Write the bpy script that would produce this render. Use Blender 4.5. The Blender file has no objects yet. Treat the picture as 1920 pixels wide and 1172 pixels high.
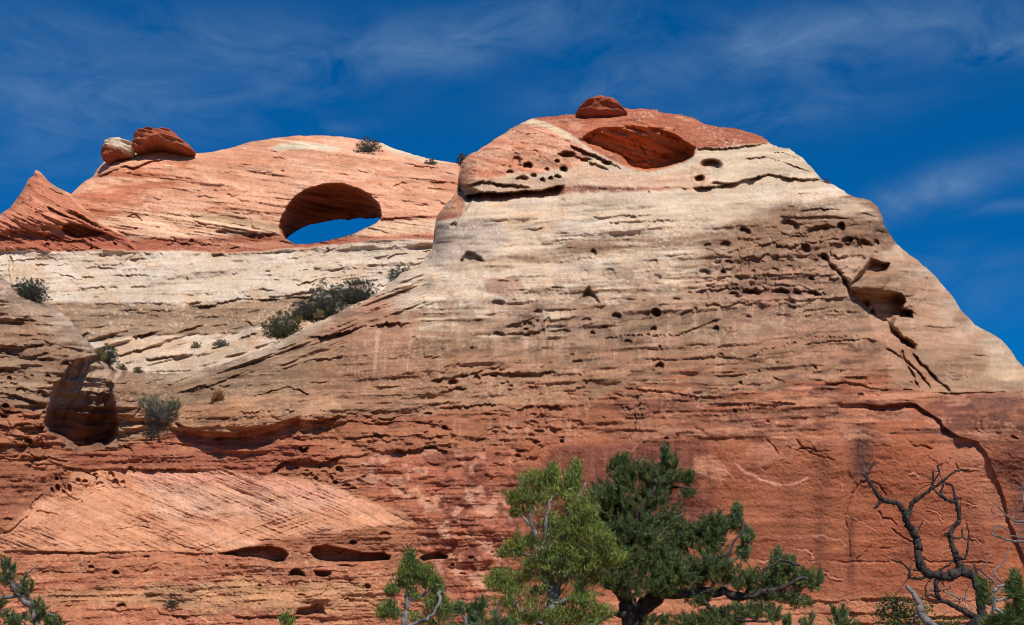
import bpy, math, random
import numpy as np
from mathutils import Vector
random.seed(7)
sc = bpy.context.scene
R = math.radians

# ------------------------------------------------------------------ camera
PITCH = 17.0
FPX = 1920 * 50 / 36.0
CAMZ = 1.6
cd = bpy.data.cameras.new('camera'); cam = bpy.data.objects.new('camera', cd)
sc.collection.objects.link(cam); sc.camera = cam
cd.lens = 50; cd.sensor_width = 36; cd.clip_start = 0.1; cd.clip_end = 6000
cam.location = (0, 0, CAMZ); cam.rotation_euler = (R(90 + PITCH), 0, 0)

# ------------------------------------------------------------------ light
SUN_EL, SUN_AZ = 50.0, 22.0       # azimuth: degrees to the right of straight behind the camera
sd = Vector((math.sin(R(SUN_AZ)) * math.cos(R(SUN_EL)), -math.cos(R(SUN_AZ)) * math.cos(R(SUN_EL)), math.sin(R(SUN_EL))))
sl = bpy.data.lights.new('sun', 'SUN'); sun = bpy.data.objects.new('sun', sl)
sc.collection.objects.link(sun)
sl.energy = 4.6; sl.angle = R(0.53); sl.color = (1.0, 0.96, 0.905)
sun.rotation_euler = sd.to_track_quat('Z', 'Y').to_euler(); sun.location = (60, -60, 120)

w = bpy.data.worlds.new('World'); sc.world = w; w.use_nodes = True
nt = w.node_tree; N = nt.nodes; L = nt.links
for n in list(N): N.remove(n)
def node(tree, kind, **kw):
    n = tree.nodes.new(kind)
    for k, v in kw.items():
        if k.startswith('i_'):
            n.inputs[k[2:].replace('_', ' ')].default_value = v
        else: setattr(n, k, v)
    return n
out = node(nt, 'ShaderNodeOutputWorld'); bg = node(nt, 'ShaderNodeBackground')
bg.inputs['Strength'].default_value = 0.085
sky = node(nt, 'ShaderNodeTexSky', sky_type='NISHITA', sun_disc=False, sun_elevation=R(SUN_EL),
           sun_rotation=math.atan2(sd.x, sd.y), altitude=1800, air_density=1.0, dust_density=0.0, ozone_density=3.0)
pol = node(nt, 'ShaderNodeMix', data_type='RGBA', blend_type='MULTIPLY')   # deep polarised blue
pol.inputs['Factor'].default_value = 1.0; pol.inputs[7].default_value = (0.004, 0.58, 1.03, 1)
L.new(sky.outputs[0], pol.inputs[6])
# thin cirrus, laid out on the directions of the sky itself
def dirv(u, v):
    x = (u - 960) / FPX; y = (586 - v) / FPX; c, s = math.cos(R(PITCH)), math.sin(R(PITCH))
    d = Vector((x, c - y * s, s + y * c)); return d.normalized()
tc = node(nt, 'ShaderNodeTexCoord')
def cloud_blob(u, v, ru, rv, amp, tilt=0.0):
    # elliptical patch of sky around the direction of (u, v)
    d = dirv(u, v); right = Vector((1, 0, 0)); up = right.cross(d).normalized() * -1
    up = d.cross(right).normalized() * -1
    a = right * math.cos(tilt) + up * math.sin(tilt); b = up * math.cos(tilt) - right * math.sin(tilt)
    def comp(ax, r):
        m = node(nt, 'ShaderNodeVectorMath', operation='DOT_PRODUCT'); m.inputs[1].default_value = ax * (FPX / r)
        L.new(tc.outputs['Generated'], m.inputs[0])
        s = node(nt, 'ShaderNodeMath', operation='SUBTRACT'); s.inputs[1].default_value = ax.dot(d) * FPX / r
        L.new(m.outputs['Value'], s.inputs[0])
        q = node(nt, 'ShaderNodeMath', operation='MULTIPLY'); L.new(s.outputs[0], q.inputs[0]); L.new(s.outputs[0], q.inputs[1])
        return q
    s = node(nt, 'ShaderNodeMath', operation='ADD'); L.new(comp(a, ru).outputs[0], s.inputs[0]); L.new(comp(b, rv).outputs[0], s.inputs[1])
    g = node(nt, 'ShaderNodeMath', operation='MULTIPLY'); g.inputs[1].default_value = -1.0; L.new(s.outputs[0], g.inputs[0])
    e = node(nt, 'ShaderNodeMath', operation='EXPONENT'); L.new(g.outputs[0], e.inputs[0])
    m = node(nt, 'ShaderNodeMath', operation='MULTIPLY'); m.inputs[1].default_value = amp; L.new(e.outputs[0], m.inputs[0])
    return m
blobs = [(150, 210, 330, 120, .62, .10), (20, 60, 140, 90, .35, 0), (880, 70, 300, 55, .80, .22), (640, 240, 60, 14, .4, .1),
         (1560, 70, 360, 60, .9, .12), (1900, 95, 90, 22, .8, .1), (1450, 215, 230, 45, .5, .15), (1120, 175, 160, 35, .4, .2),
         (1770, 350, 130, 32, 1.0, .35), (1850, 490, 130, 30, .45, .05), (1890, 385, 70, 12, .5, .1), (1840, 560, 120, 40, .3, 0), (500, 70, 220, 60, .35, -.1)]
acc = None
for bl in blobs:
    g = cloud_blob(*bl)
    if acc is None: acc = g
    else:
        s = node(nt, 'ShaderNodeMath', operation='ADD'); L.new(acc.outputs[0], s.inputs[0]); L.new(g.outputs[0], s.inputs[1]); acc = s
mp = node(nt, 'ShaderNodeMapping'); mp.inputs['Rotation'].default_value = (0, R(-12), 0); mp.inputs['Scale'].default_value = (6, 6, 15)
L.new(tc.outputs['Generated'], mp.inputs['Vector'])
n1 = node(nt, 'ShaderNodeTexNoise', i_Scale=2.2, i_Detail=9.0, i_Roughness=0.62, i_Distortion=.7)
L.new(mp.outputs[0], n1.inputs['Vector'])
mr = node(nt, 'ShaderNodeMapRange'); mr.inputs[1].default_value = 0.34; mr.inputs[2].default_value = 0.85
L.new(n1.outputs['Fac'], mr.inputs[0])
mm = node(nt, 'ShaderNodeMath', operation='MULTIPLY', use_clamp=True); L.new(acc.outputs[0], mm.inputs[0]); L.new(mr.outputs[0], mm.inputs[1])
m2 = node(nt, 'ShaderNodeMath', operation='MULTIPLY'); m2.inputs[1].default_value = 0.9; L.new(mm.outputs[0], m2.inputs[0])
mixc = node(nt, 'ShaderNodeMix', data_type='RGBA'); mixc.inputs[7].default_value = (1.8, 3.1, 5.0, 1)
L.new(m2.outputs[0], mixc.inputs['Factor']); L.new(pol.outputs[2], mixc.inputs[6])
L.new(mixc.outputs[2], bg.inputs['Color']); L.new(bg.outputs[0], out.inputs[0])

vs = sc.view_settings; vs.view_transform = 'Standard'; vs.look = 'None'; vs.exposure = 0.2; vs.gamma = 1; vs.use_curve_mapping = False
sc.cycles.max_bounces = 5; sc.cycles.diffuse_bounces = 3; sc.cycles.use_adaptive_sampling = True; sc.cycles.filter_width = 1.05

# ------------------------------------------------------------------ helpers
CT, ST = math.cos(R(PITCH)), math.sin(R(PITCH))
def pix(u, v, Y):
    """world points seen at photo pixel (u, v) at world distance Y (works on arrays)"""
    x = (u - 960) / FPX; y = (586 - v) / FPX
    t = Y / (CT - y * ST)
    return x * t, Y, CAMZ + (ST + y * CT) * t
def P(u, v, Y): return Vector(pix(u, v, Y))

def tag(o, label=None, cat=None, group=None, kind=None):
    if label: o['label'] = label
    if cat: o['category'] = cat
    if group: o['group'] = group
    if kind: o['kind'] = kind
    return o
def empty(name, loc, label, cat, group=None):
    o = bpy.data.objects.new(name, None); sc.collection.objects.link(o); o.location = loc
    o.empty_display_size = 0.3
    return tag(o, label, cat, group)
def mesh_obj(name, verts, faces, mat, parent=None, colors=None, smooth=True, origin=(0, 0, 0)):
    """verts (n,3) array; faces: (m,k) int array or a list of such arrays"""
    me = bpy.data.meshes.new(name)
    if not isinstance(faces, list): faces = [faces]
    faces = [np.asarray(f, dtype=np.int32) for f in faces if len(f)]
    verts = np.asarray(verts, dtype=np.float32) - np.asarray(origin, dtype=np.float32)
    me.vertices.add(len(verts)); me.vertices.foreach_set('co', verts.ravel())
    tot = np.concatenate([np.full(len(f), f.shape[1], np.int32) for f in faces])
    st = np.concatenate([[0], np.cumsum(tot)[:-1]]).astype(np.int32)
    me.loops.add(int(tot.sum())); me.loops.foreach_set('vertex_index', np.concatenate([f.ravel() for f in faces]))
    me.polygons.add(len(tot)); me.polygons.foreach_set('loop_start', st); me.polygons.foreach_set('loop_total', tot)
    me.polygons.foreach_set('use_smooth', np.full(len(tot), smooth))
    if colors is not None:
        ca = me.color_attributes.new('Col', 'FLOAT_COLOR', 'POINT')
        c4 = np.ones((len(verts), 4), np.float32); c4[:, :3] = colors
        ca.data.foreach_set('color', c4.ravel())
    me.update(calc_edges=True); me.validate()
    me.materials.append(mat)
    o = bpy.data.objects.new(name, me); sc.collection.objects.link(o)
    if parent: o.parent = parent
    else: o.location = origin
    return o

def lin(c):
    c = np.asarray(c, float) / 255.0
    return np.where(c <= 0.04045, c / 12.92, ((c + 0.055) / 1.055) ** 2.4)
ALB = 0.80
def A(*c): return (lin(c) * ALB).astype(np.float32)

# ------------------------------------------------------------------ noise
_rt = {}
def vnoise(x, y, seed=0):
    if seed not in _rt: _rt[seed] = np.random.RandomState(seed + 11).rand(256, 256).astype(np.float32)
    T = _rt[seed]
    xi = np.floor(x).astype(np.int32); yi = np.floor(y).astype(np.int32)
    fx = (x - xi).astype(np.float32); fy = (y - yi).astype(np.float32)
    fx = fx * fx * (3 - 2 * fx); fy = fy * fy * (3 - 2 * fy)
    xi &= 255; yi &= 255; x1 = (xi + 1) & 255; y1 = (yi + 1) & 255
    a = T[yi, xi]; b = T[yi, x1]; c = T[y1, xi]; d = T[y1, x1]
    return (a + (b - a) * fx) * (1 - fy) + (c + (d - c) * fx) * fy
def fbm(x, y, seed=0, octv=4, gain=0.5):
    s = 0; amp = 1; tot = 0
    for k in range(octv):
        s = s + amp * vnoise(x * 2 ** k + 17.3 * k, y * 2 ** k + 9.1 * k, seed + k); tot += amp; amp *= gain
    return s / tot * 2 - 1                       # about -1..1
def voronoi(x, y, seed=0):
    """F1, F2-F1, random id per cell"""
    rs = np.random.RandomState(seed + 99); J = rs.rand(256, 256, 3).astype(np.float32)
    xi = np.floor(x).astype(np.int32); yi = np.floor(y).astype(np.int32)
    f1 = np.full(x.shape, 9, np.float32); f2 = f1.copy(); cid = np.zeros(x.shape, np.float32)
    for dy in (-1, 0, 1):
        for dx in (-1, 0, 1):
            cx = xi + dx; cy = yi + dy; j = J[cy & 255, cx & 255]
            d = np.hypot(cx + j[..., 0] - x, cy + j[..., 1] - y).astype(np.float32)
            near = d < f1
            f2 = np.where(near, f1, np.minimum(f2, d)); cid = np.where(near, j[..., 2], cid); f1 = np.where(near, d, f1)
    return f1, f2 - f1, cid
def ss(a, b, x):
    t = np.clip((x - a) / (b - a), 0, 1); return t * t * (3 - 2 * t)

def line_dist(s, pts):
    """distance in pixels from the skyline polyline (positive below it)"""
    x = s.U[::3, ::3]; y = s.V[::3, ::3]; d = np.full(x.shape, 1e9, np.float32); p = np.array(pts, np.float32)
    for a, b in zip(p[:-1], p[1:]):
        ex, ey = b - a; t = np.clip(((x - a[0]) * ex + (y - a[1]) * ey) / (ex * ex + ey * ey), 0, 1)
        d = np.minimum(d, np.hypot(x - a[0] - t * ex, y - a[1] - t * ey))
    iy = np.arange(s.U.shape[0]) / 3.0; ix = np.arange(s.U.shape[1]) / 3.0
    f = bil(d, iy[:, None] + 0 * ix[None], ix[None] + 0 * iy[:, None])
    return np.where(s.V > np.interp(s.u, p[:, 0], p[:, 1])[None], f, 0)
class Sheet:
    """a rock face sculpted over the photo's directions: D = world distance, C = albedo"""
    def __init__(s, u0, u1, v0, v1, step, seed):
        s.u = np.arange(u0, u1 + step, step, dtype=np.float32); s.v = np.arange(v0, v1 + step, step, dtype=np.float32)
        s.step = step; s.U, s.V = np.meshgrid(s.u, s.v); s.seed = seed
        s.rs = np.random.RandomState(seed)
        U, V = s.U, s.V
        s.wu = 2.2 * fbm(U / 14, V / 14, seed + 1, 3) + 5 * fbm(U / 70, V / 50, seed + 2, 2)
        s.wv = 1.8 * fbm(U / 12, V / 10, seed + 3, 3) + 4 * fbm(U / 90, V / 50, seed + 4, 2)
        s.UW = U + s.wu; s.VW = V + s.wv
        s.D = np.zeros_like(U); s.C = np.zeros(U.shape + (3,), np.float32)
    def base(s, pts):
        """smooth depth through control points (u, v, Y) by thin-plate spline"""
        p = np.array(pts, float); q = p[:, :2] / 400.0; n = len(p)
        def phi(r2): return 0.5 * r2 * np.log(r2 + 1e-12)
        K = phi(((q[:, None] - q[None]) ** 2).sum(-1)) + np.eye(n) * 0.002
        M = np.zeros((n + 3, n + 3)); M[:n, :n] = K; M[:n, n] = 1; M[:n, n + 1:] = q; M[n, :n] = 1; M[n + 1:, :n] = q.T
        wgt = np.linalg.solve(M, np.concatenate([p[:, 2], np.zeros(3)]))
        x = s.U[::4, ::4] / 400.0; y = s.V[::4, ::4] / 400.0
        o = wgt[n] + wgt[n + 1] * x + wgt[n + 2] * y
        for i in range(n): o = o + wgt[i] * phi((x - q[i, 0]) ** 2 + (y - q[i, 1]) ** 2)
        iy = np.arange(s.U.shape[0]) / 4.0; ix = np.arange(s.U.shape[1]) / 4.0
        s.D += bil(o, iy[:, None] + 0 * ix[None], ix[None] + 0 * iy[:, None])
    def box(s, u0, u1, v0, v1):
        a = max(0, int((u0 - s.u[0]) / s.step)); b = min(len(s.u), int((u1 - s.u[0]) / s.step) + 2)
        c = max(0, int((v0 - s.v[0]) / s.step)); d = min(len(s.v), int((v1 - s.v[0]) / s.step) + 2)
        return (slice(c, max(c, d)), slice(a, max(a, b)))
    def sdf(s, poly, m=20, warp=1.0):
        p = np.array(poly, np.float32)
        sl = s.box(p[:, 0].min() - m, p[:, 0].max() + m, p[:, 1].min() - m, p[:, 1].max() + m)
        x = s.U[sl] + s.wu[sl] * warp; y = s.V[sl] + s.wv[sl] * warp
        d = np.full(x.shape, 1e9, np.float32); ins = np.zeros(x.shape, bool)
        for i in range(len(p)):
            a, b = p[i], p[(i + 1) % len(p)]; ex, ey = b - a
            t = np.clip(((x - a[0]) * ex + (y - a[1]) * ey) / (ex * ex + ey * ey + 1e-9), 0, 1)
            d = np.minimum(d, (x - a[0] - t * ex) ** 2 + (y - a[1] - t * ey) ** 2)
            if abs(ey) > 1e-9: ins ^= ((a[1] > y) != (b[1] > y)) & (x < ex * (y - a[1]) / ey + a[0])
        return sl, np.where(ins, np.sqrt(d), -np.sqrt(d))            # positive inside
    def mask(s, poly, soft=8, warp=1.0):
        """full-size soft mask of a polygon"""
        sl, d = s.sdf(poly, soft + 14, warp); m = np.zeros_like(s.U); m[sl] = ss(-soft, soft, d); return m
    def recess(s, poly, depth, soft=6, warp=1.0, power=1.0, tilt=0.0):
        """push the polygon in; tilt>0 makes it deepest at the top"""
        sl, d = s.sdf(poly, 6, warp); p = np.array(poly)
        t = np.clip(d / soft, 0, 1); t = 1 - (1 - t) ** 2
        g = 1.0
        if tilt: 
            f = np.clip((s.V[sl] - p[:, 1].min()) / max(1, p[:, 1].max() - p[:, 1].min()), 0, 1); g = 1 - tilt * f
        s.D[sl] += depth * (t ** power) * g
    def pocket(s, cx, cy, rx, ry, depth=None, rot=0.0, warp=1.3):
        if depth is None: depth = 0.055 * ry * 2.2
        if s.seed == 1 and cy < 372: depth *= 2.3
        m = max(rx, ry) * 1.6 + 8; sl = s.box(cx - m, cx + m, cy - m, cy + m)
        x = s.U[sl] + s.wu[sl] * warp - cx; y = s.V[sl] + s.wv[sl] * warp - cy
        c, n = math.cos(rot), math.sin(rot); x, y = x * c + y * n, -x * n + y * c
        r = np.hypot(x / rx, y / ry); t = ss(0.0, 0.5, 1.08 - r)
        low = np.clip(0.75 - 0.45 * y / ry, 0.3, 1.2)
        s.D[sl] += depth * t * low
        s.D[sl] -= 0.02 * ry * np.exp(-((r - 1.25) / .25) ** 2) * (y > -ry)        # thin rim
    def ledge(s, pts, d, h, up=0.0, jit=1.0, taper=18, k=.55, brk=.75):
        """bedding step: the rock under the line is set back by d and comes out again over h pixels"""
        p = np.array(pts, np.float32); d = d * k; up = up * k
        sl = s.box(p[0, 0], p[-1, 0], p[:, 1].min() - 5 * h - 14, p[:, 1].max() + 6 * h + 14)
        x = s.U[sl]; y = s.V[sl]
        Ln = np.interp(x, p[:, 0], p[:, 1]); dv = y + s.wv[sl] * .8 * jit - Ln
        am = ss(0, taper, x - p[0, 0]) * ss(0, taper, p[-1, 0] - x)
        am = am * (0.65 + 0.6 * vnoise(x / 13, y * 0 + p[0, 1], s.seed + 31)) * (1.1 - brk + (brk + .1) * ss(.25, .6, vnoise(x / 24, y * 0 + p[0, 1] + 7, s.seed + 32)))
        dv = dv + jit * 2.2 * (vnoise(x / 4.5, y / 30, s.seed + 33) - .5) + jit * 1.6 * (vnoise(x / 2, y / 20, s.seed + 34) - .5)
        s.D[sl] += np.where(dv > 0, d * am * np.exp(-np.maximum(dv, 0) / h) * ss(0, 1.6, dv), -up * am * np.exp(np.minimum(dv, 0) / (h * 1.2)))
    def crack(s, pts, d, wd, jit=1.0, closed=False):
        p = np.array(pts, np.float32); m = wd * 4 + 12
        for i in range(len(p) - 1):
            a, b = p[i], p[i + 1]; ex, ey = b - a
            sl = s.box(min(a[0], b[0]) - m, max(a[0], b[0]) + m, min(a[1], b[1]) - m, max(a[1], b[1]) + m)
            x = s.U[sl] + s.wu[sl] * 1.0 * jit + 2.5 * (vnoise(s.V[sl] / 5, s.U[sl] / 8, 35) - .5); y = s.V[sl] + s.wv[sl] * 1.0 * jit + 2.5 * (vnoise(s.U[sl] / 5, s.V[sl] / 8, 36) - .5)
            t = np.clip(((x - a[0]) * ex + (y - a[1]) * ey) / (ex * ex + ey * ey + 1e-9), 0, 1)
            q = np.hypot(x - a[0] - t * ex, y - a[1] - t * ey)
            g = d * np.exp(-(q / wd) ** 2) * (0.5 + vnoise(x / 9, y / 9, s.seed + 37))
            s._cr[sl] = np.maximum(s._cr[sl], g)
    def cracks(s, lst):
        s._cr = np.zeros_like(s.U)
        for pts, d, wd in lst: s.crack(pts, d * .42, max(.95, wd * .46))
        s.D += s._cr
    def bulge(s, cx, cy, rx, ry, h, rot=0.0):
        m = max(rx, ry) * 1.3; sl = s.box(cx - m, cx + m, cy - m, cy + m)
        x = s.UW[sl] - cx; y = s.VW[sl] - cy; c, n = math.cos(rot), math.sin(rot); x, y = x * c + y * n, -x * n + y * c
        r2 = (x / rx) ** 2 + (y / ry) ** 2
        s.D[sl] -= h * np.sqrt(np.clip(1 - r2, 0, 1))
    def scatter_ledges(s, m, n, ln, d, h, slope, up=0.0):
        """many short bedding cracks inside mask m; slope(u, v) gives dv/du"""
        k = 0; tries = 0
        while k < n and tries < n * 30:
            tries += 1
            i = s.rs.randint(len(s.v)); j = s.rs.randint(len(s.u))
            if s.rs.rand() > m[i, j]: continue
            u0, v0 = float(s.u[j]), float(s.v[i]); LN = ln * math.exp(s.rs.normal() * .5); sp = slope(u0, v0) + s.rs.normal() * .03
            q = s.rs.normal(size=5) * 1.2
            pts = [(u0 + LN * (t - .5), v0 + sp * LN * (t - .5) + q[a]) for a, t in enumerate((0, .25, .5, .75, 1))]
            s.ledge(pts, d * math.exp(s.rs.normal() * .5), h * math.exp(s.rs.normal() * .3), up, taper=LN * .3); k += 1
    def scatter_cracks(s, m, n, ln, d, wd, ang=0.0, spread=.6, curve=.5, col=None, step=0.0):
        """short broken joints and spall edges at all angles"""
        lst = []; tries = 0
        while len(lst) < n and tries < n * 40:
            tries += 1; i = s.rs.randint(len(s.v)); j = s.rs.randint(len(s.u))
            if s.rs.rand() > m[i, j]: continue
            a = ang + s.rs.normal() * spread; k = s.rs.normal() * curve; L_ = ln * math.exp(s.rs.normal() * .5); u0, v0 = float(s.u[j]), float(s.v[i]); pts = [(u0, v0)]
            for t in range(5):
                u0 += L_ / 5 * math.cos(a); v0 += L_ / 5 * math.sin(a); a += k * .4 + s.rs.normal() * .45; pts.append((u0, v0))
            lst.append((pts, d * math.exp(s.rs.normal() * .5), wd * math.exp(s.rs.normal() * .3)))
        if col is None: s.cracks(lst); return
        # spall edges: a fresh pale rim with a small step beside it
        s._cr = np.zeros_like(s.U)
        for pts, d_, w_ in lst: s.crack(pts, 1.0, w_)
        s.paint(np.clip(s._cr, 0, 1), col, d); s.D += step * (s._cr - np.roll(s._cr, 2, 0))
    def scatter_pockets(s, m, n, r, asp=.6):
        k = 0; tries = 0
        while k < n and tries < n * 40:
            tries += 1
            i = s.rs.randint(len(s.v)); j = s.rs.randint(len(s.u))
            if s.rs.rand() > m[i, j]: continue
            rr = r * math.exp(s.rs.normal() * .45); s.pocket(float(s.u[j]), float(s.v[i]), rr, rr * asp * math.exp(s.rs.normal() * .25)); k += 1
    def paint(s, m, col, a=1.0):
        """replace the albedo by col where mask m"""
        k = np.clip(m * a, 0, 1)[..., None]; s.C = s.C * (1 - k) + A(*col) * k
    def mul(s, m, f):
        s.C *= (1 + (np.asarray(f, np.float32) - 1) * np.clip(m, 0, 1)[..., None])
    def below(s, pts, soft=6, warp=1.0, inter=0.0):
        """1 under the line; inter: beds of the two sides interfinger by that many pixels"""
        p = np.array(pts, float); Ln = np.interp(s.U, p[:, 0], p[:, 1]); d = s.V + s.wv * warp - Ln
        if np.ndim(inter) or inter: d = d + inter * (1.3 * vnoise(s.U / 130, (s.V + s.wv * .5) / 6.5, 51) + .9 * vnoise(s.U / 50, (s.V + s.wv * .5) / 3, 52) + 1.2 * vnoise(s.U / 40, s.V / 30, 53) - 1.7)
        return ss(-soft, soft, d)
    def strata(s, m, amt, slope=0.0, wl=3.2, seed=0, dark=.5, deep=.10):
        """fine beds: tone changes from bed to bed and thin dark partings, cut a little into the rock"""
        b = s.V + s.wv * .7 - slope * s.U; seed = s.seed * 1000 + 500 + seed
        t = .55 * vnoise(s.U / 150, b / wl, seed) + .45 * vnoise(s.U / 60, b / (wl * 2.6), seed + 1) - .5
        s.C *= (1 + m * amt * 2.2 * t)[..., None]; s.D += m * .10 * t
        pt = ss(-.15, .35, fbm(s.U / 70, s.V / 26, seed + 2, 3))
        q = ss(.74, .86, vnoise(s.U / 46, b / (wl * .8), seed + 3)) * pt * m; s.C *= (1 - dark * q)[..., None]; s.D += deep * q
    def grain(s, m, pale, amt, seed=0, size=3.6, th=.22):
        """weathering speckle: clusters of pale flakes and of dark pits"""
        seed = s.seed * 1000 + 700 + seed; n = fbm(s.U / size, s.V / (size * .72), seed, 3, .6); g = ss(-.25, .35, fbm(s.U / 55, s.V / 24, seed + 5, 3))
        s.paint(m * g * ss(th, th + .2, n), pale, amt); g2 = ss(-.1, .4, fbm(s.U / 45, s.V / 20, seed + 9, 3))
        s.C *= (1 - .42 * amt * m * g2 * ss(th, th + .25, -n))[..., None]; s.D -= m * .05 * n
    def sample(s, arr, uu, vv):
        return bil(arr, (vv - s.v[0]) / s.step, (uu - s.u[0]) / s.step)
def bil(a, y, x):
    h, w = a.shape[:2]; x = np.clip(x, 0, w - 1.001); y = np.clip(y, 0, h - 1.001)
    xi = x.astype(np.int32); yi = y.astype(np.int32); fx = (x - xi); fy = (y - yi)
    if a.ndim == 3: fx = fx[..., None]; fy = fy[..., None]
    return (a[yi, xi] * (1 - fx) + a[yi, xi + 1] * fx) * (1 - fy) + (a[yi + 1, xi] * (1 - fx) + a[yi + 1, xi + 1] * fx) * fy
def grid_faces(nr, nc, off=0):
    i = np.arange(nr - 1)[:, None] * nc + np.arange(nc - 1)[None] + off
    return np.stack([i, i + nc, i + nc + 1, i + 1], -1).reshape(-1, 4)

# ------------------------------------------------------------------ materials
def rock_material(name, bump=0.55):
    m = bpy.data.materials.new(name); m.use_nodes = True; t = m.node_tree; ns = t.nodes; lk = t.links
    b = ns['Principled BSDF']; b.inputs['Roughness'].default_value = 0.93; b.inputs['Specular IOR Level'].default_value = 0.12
    at = node(t, 'ShaderNodeVertexColor', layer_name='Col'); tc = node(t, 'ShaderNodeTexCoord')
    def nz(scale, det, rough, sc3=(1, 1, 1), dist=0.0):
        mp = node(t, 'ShaderNodeMapping'); mp.inputs['Scale'].default_value = sc3; lk.new(tc.outputs['Object'], mp.inputs['Vector'])
        n = node(t, 'ShaderNodeTexNoise', i_Scale=scale, i_Detail=det, i_Roughness=rough, i_Distortion=dist); lk.new(mp.outputs[0], n.inputs['Vector']); return n
    def rng(n, a, b_, c, d):
        r = node(t, 'ShaderNodeMapRange'); r.inputs[1].default_value = a; r.inputs[2].default_value = b_; r.inputs[3].default_value = c; r.inputs[4].default_value = d
        lk.new(n.outputs['Fac'], r.inputs[0]); return r
    def mul(a, b_):
        q = node(t, 'ShaderNodeMath', operation='MULTIPLY'); lk.new(a.outputs[0], q.inputs[0]); lk.new(b_.outputs[0], q.inputs[1]); return q
    a = nz(.9, 9, .68, (1, 1, 2.6)); c = nz(4.2, 5, .7); g = nz(2.2, 8, .75, dist=.6); k = nz(1.3, 6, .7, (1, 1, 2.5), .8)
    f = mul(mul(rng(a, .3, .7, .88, 1.10), rng(c, .3, .7, .80, 1.18)), rng(g, .28, .42, .84, 1.0))
    f = mul(f, rng(k, .58, .66, 1.0, 1.10))
    vm = node(t, 'ShaderNodeVectorMath', operation='SCALE'); lk.new(at.outputs['Color'], vm.inputs[0]); lk.new(f.outputs[0], vm.inputs['Scale'])
    # faint pale film where the rock is freshly weathered
    mx = node(t, 'ShaderNodeMix', data_type='RGBA'); mx.inputs[7].default_value = (.60, .47, .34, 1); lk.new(vm.outputs[0], mx.inputs[6])
    q = nz(1.9, 10, .72, (1, 1, 1.8), 1.2); lk.new(rng(q, .58, .74, 0, .2).outputs[0], mx.inputs['Factor'])
    lk.new(mx.outputs[2], b.inputs['Base Color'])
    ad = node(t, 'ShaderNodeMath', operation='ADD'); lk.new(a.outputs['Fac'], ad.inputs[0]); lk.new(c.outputs['Fac'], ad.inputs[1])
    ad2 = node(t, 'ShaderNodeMath', operation='ADD'); lk.new(ad.outputs[0], ad2.inputs[0]); lk.new(g.outputs['Fac'], ad2.inputs[1])
    bp = node(t, 'ShaderNodeBump'); bp.inputs['Strength'].default_value = bump; bp.inputs['Distance'].default_value = 0.28
    lk.new(ad2.outputs[0], bp.inputs['Height']); lk.new(bp.outputs[0], b.inputs['Normal'])
    return m
M_rock = rock_material('layered sandstone')
def plain(name, col, rough=0.9, bump=0.0, scale=20, var=0.25, spec=0.2, trans=None):
    m = bpy.data.materials.new(name); m.use_nodes = True; t = m.node_tree; lk = t.links
    b = t.nodes['Principled BSDF']; b.inputs['Roughness'].default_value = rough; b.inputs['Specular IOR Level'].default_value = spec
    tc = node(t, 'ShaderNodeTexCoord'); n = node(t, 'ShaderNodeTexNoise', i_Scale=scale, i_Detail=5.0); lk.new(tc.outputs['Object'], n.inputs['Vector'])
    r = node(t, 'ShaderNodeMapRange'); r.inputs[1].default_value = .3; r.inputs[2].default_value = .7; r.inputs[3].default_value = 1 - var; r.inputs[4].default_value = 1 + var
    lk.new(n.outputs['Fac'], r.inputs[0])
    v = node(t, 'ShaderNodeVectorMath', operation='SCALE'); v.inputs[0].default_value = col[:3]; lk.new(r.outputs[0], v.inputs['Scale'])
    lk.new(v.outputs[0], b.inputs['Base Color'])
    if bump:
        bp = node(t, 'ShaderNodeBump'); bp.inputs['Strength'].default_value = bump; bp.inputs['Distance'].default_value = .02
        lk.new(n.outputs['Fac'], bp.inputs['Height']); lk.new(bp.outputs[0], b.inputs['Normal'])
    if trans: b.inputs['Transmission Weight'].default_value = 0
    return m
# ------------------------------------------------------------------ the ground
def ground_height(x, y):
    return 0.075 * np.clip(y, -40, 118) + 0.35 * fbm(x / 9.0, y / 9.0, 5, 3) * np.clip(np.hypot(x, y) / 12, 0, 1)
def make_ground():
    xs = np.concatenate([[-4000, -1500, -600, -300], np.arange(-160, 161, 3.0), [300, 600, 1500, 4000]])
    ys = np.concatenate([[-3000, -900, -300, -120], np.arange(-60, 141, 3.0), [260, 700, 2000, 5000]])
    X, Yg = np.meshgrid(xs, ys); Z = ground_height(X, Yg)
    vs_ = np.stack([X, Yg, Z], -1).reshape(-1, 3)
    g = plain('red sand', (0.30, 0.15, 0.085), .95, .4, .6, .3)
    o = mesh_obj('ground', vs_, grid_faces(len(ys), len(xs))[:, ::-1], g); tag(o, kind='structure')
make_ground()

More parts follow.
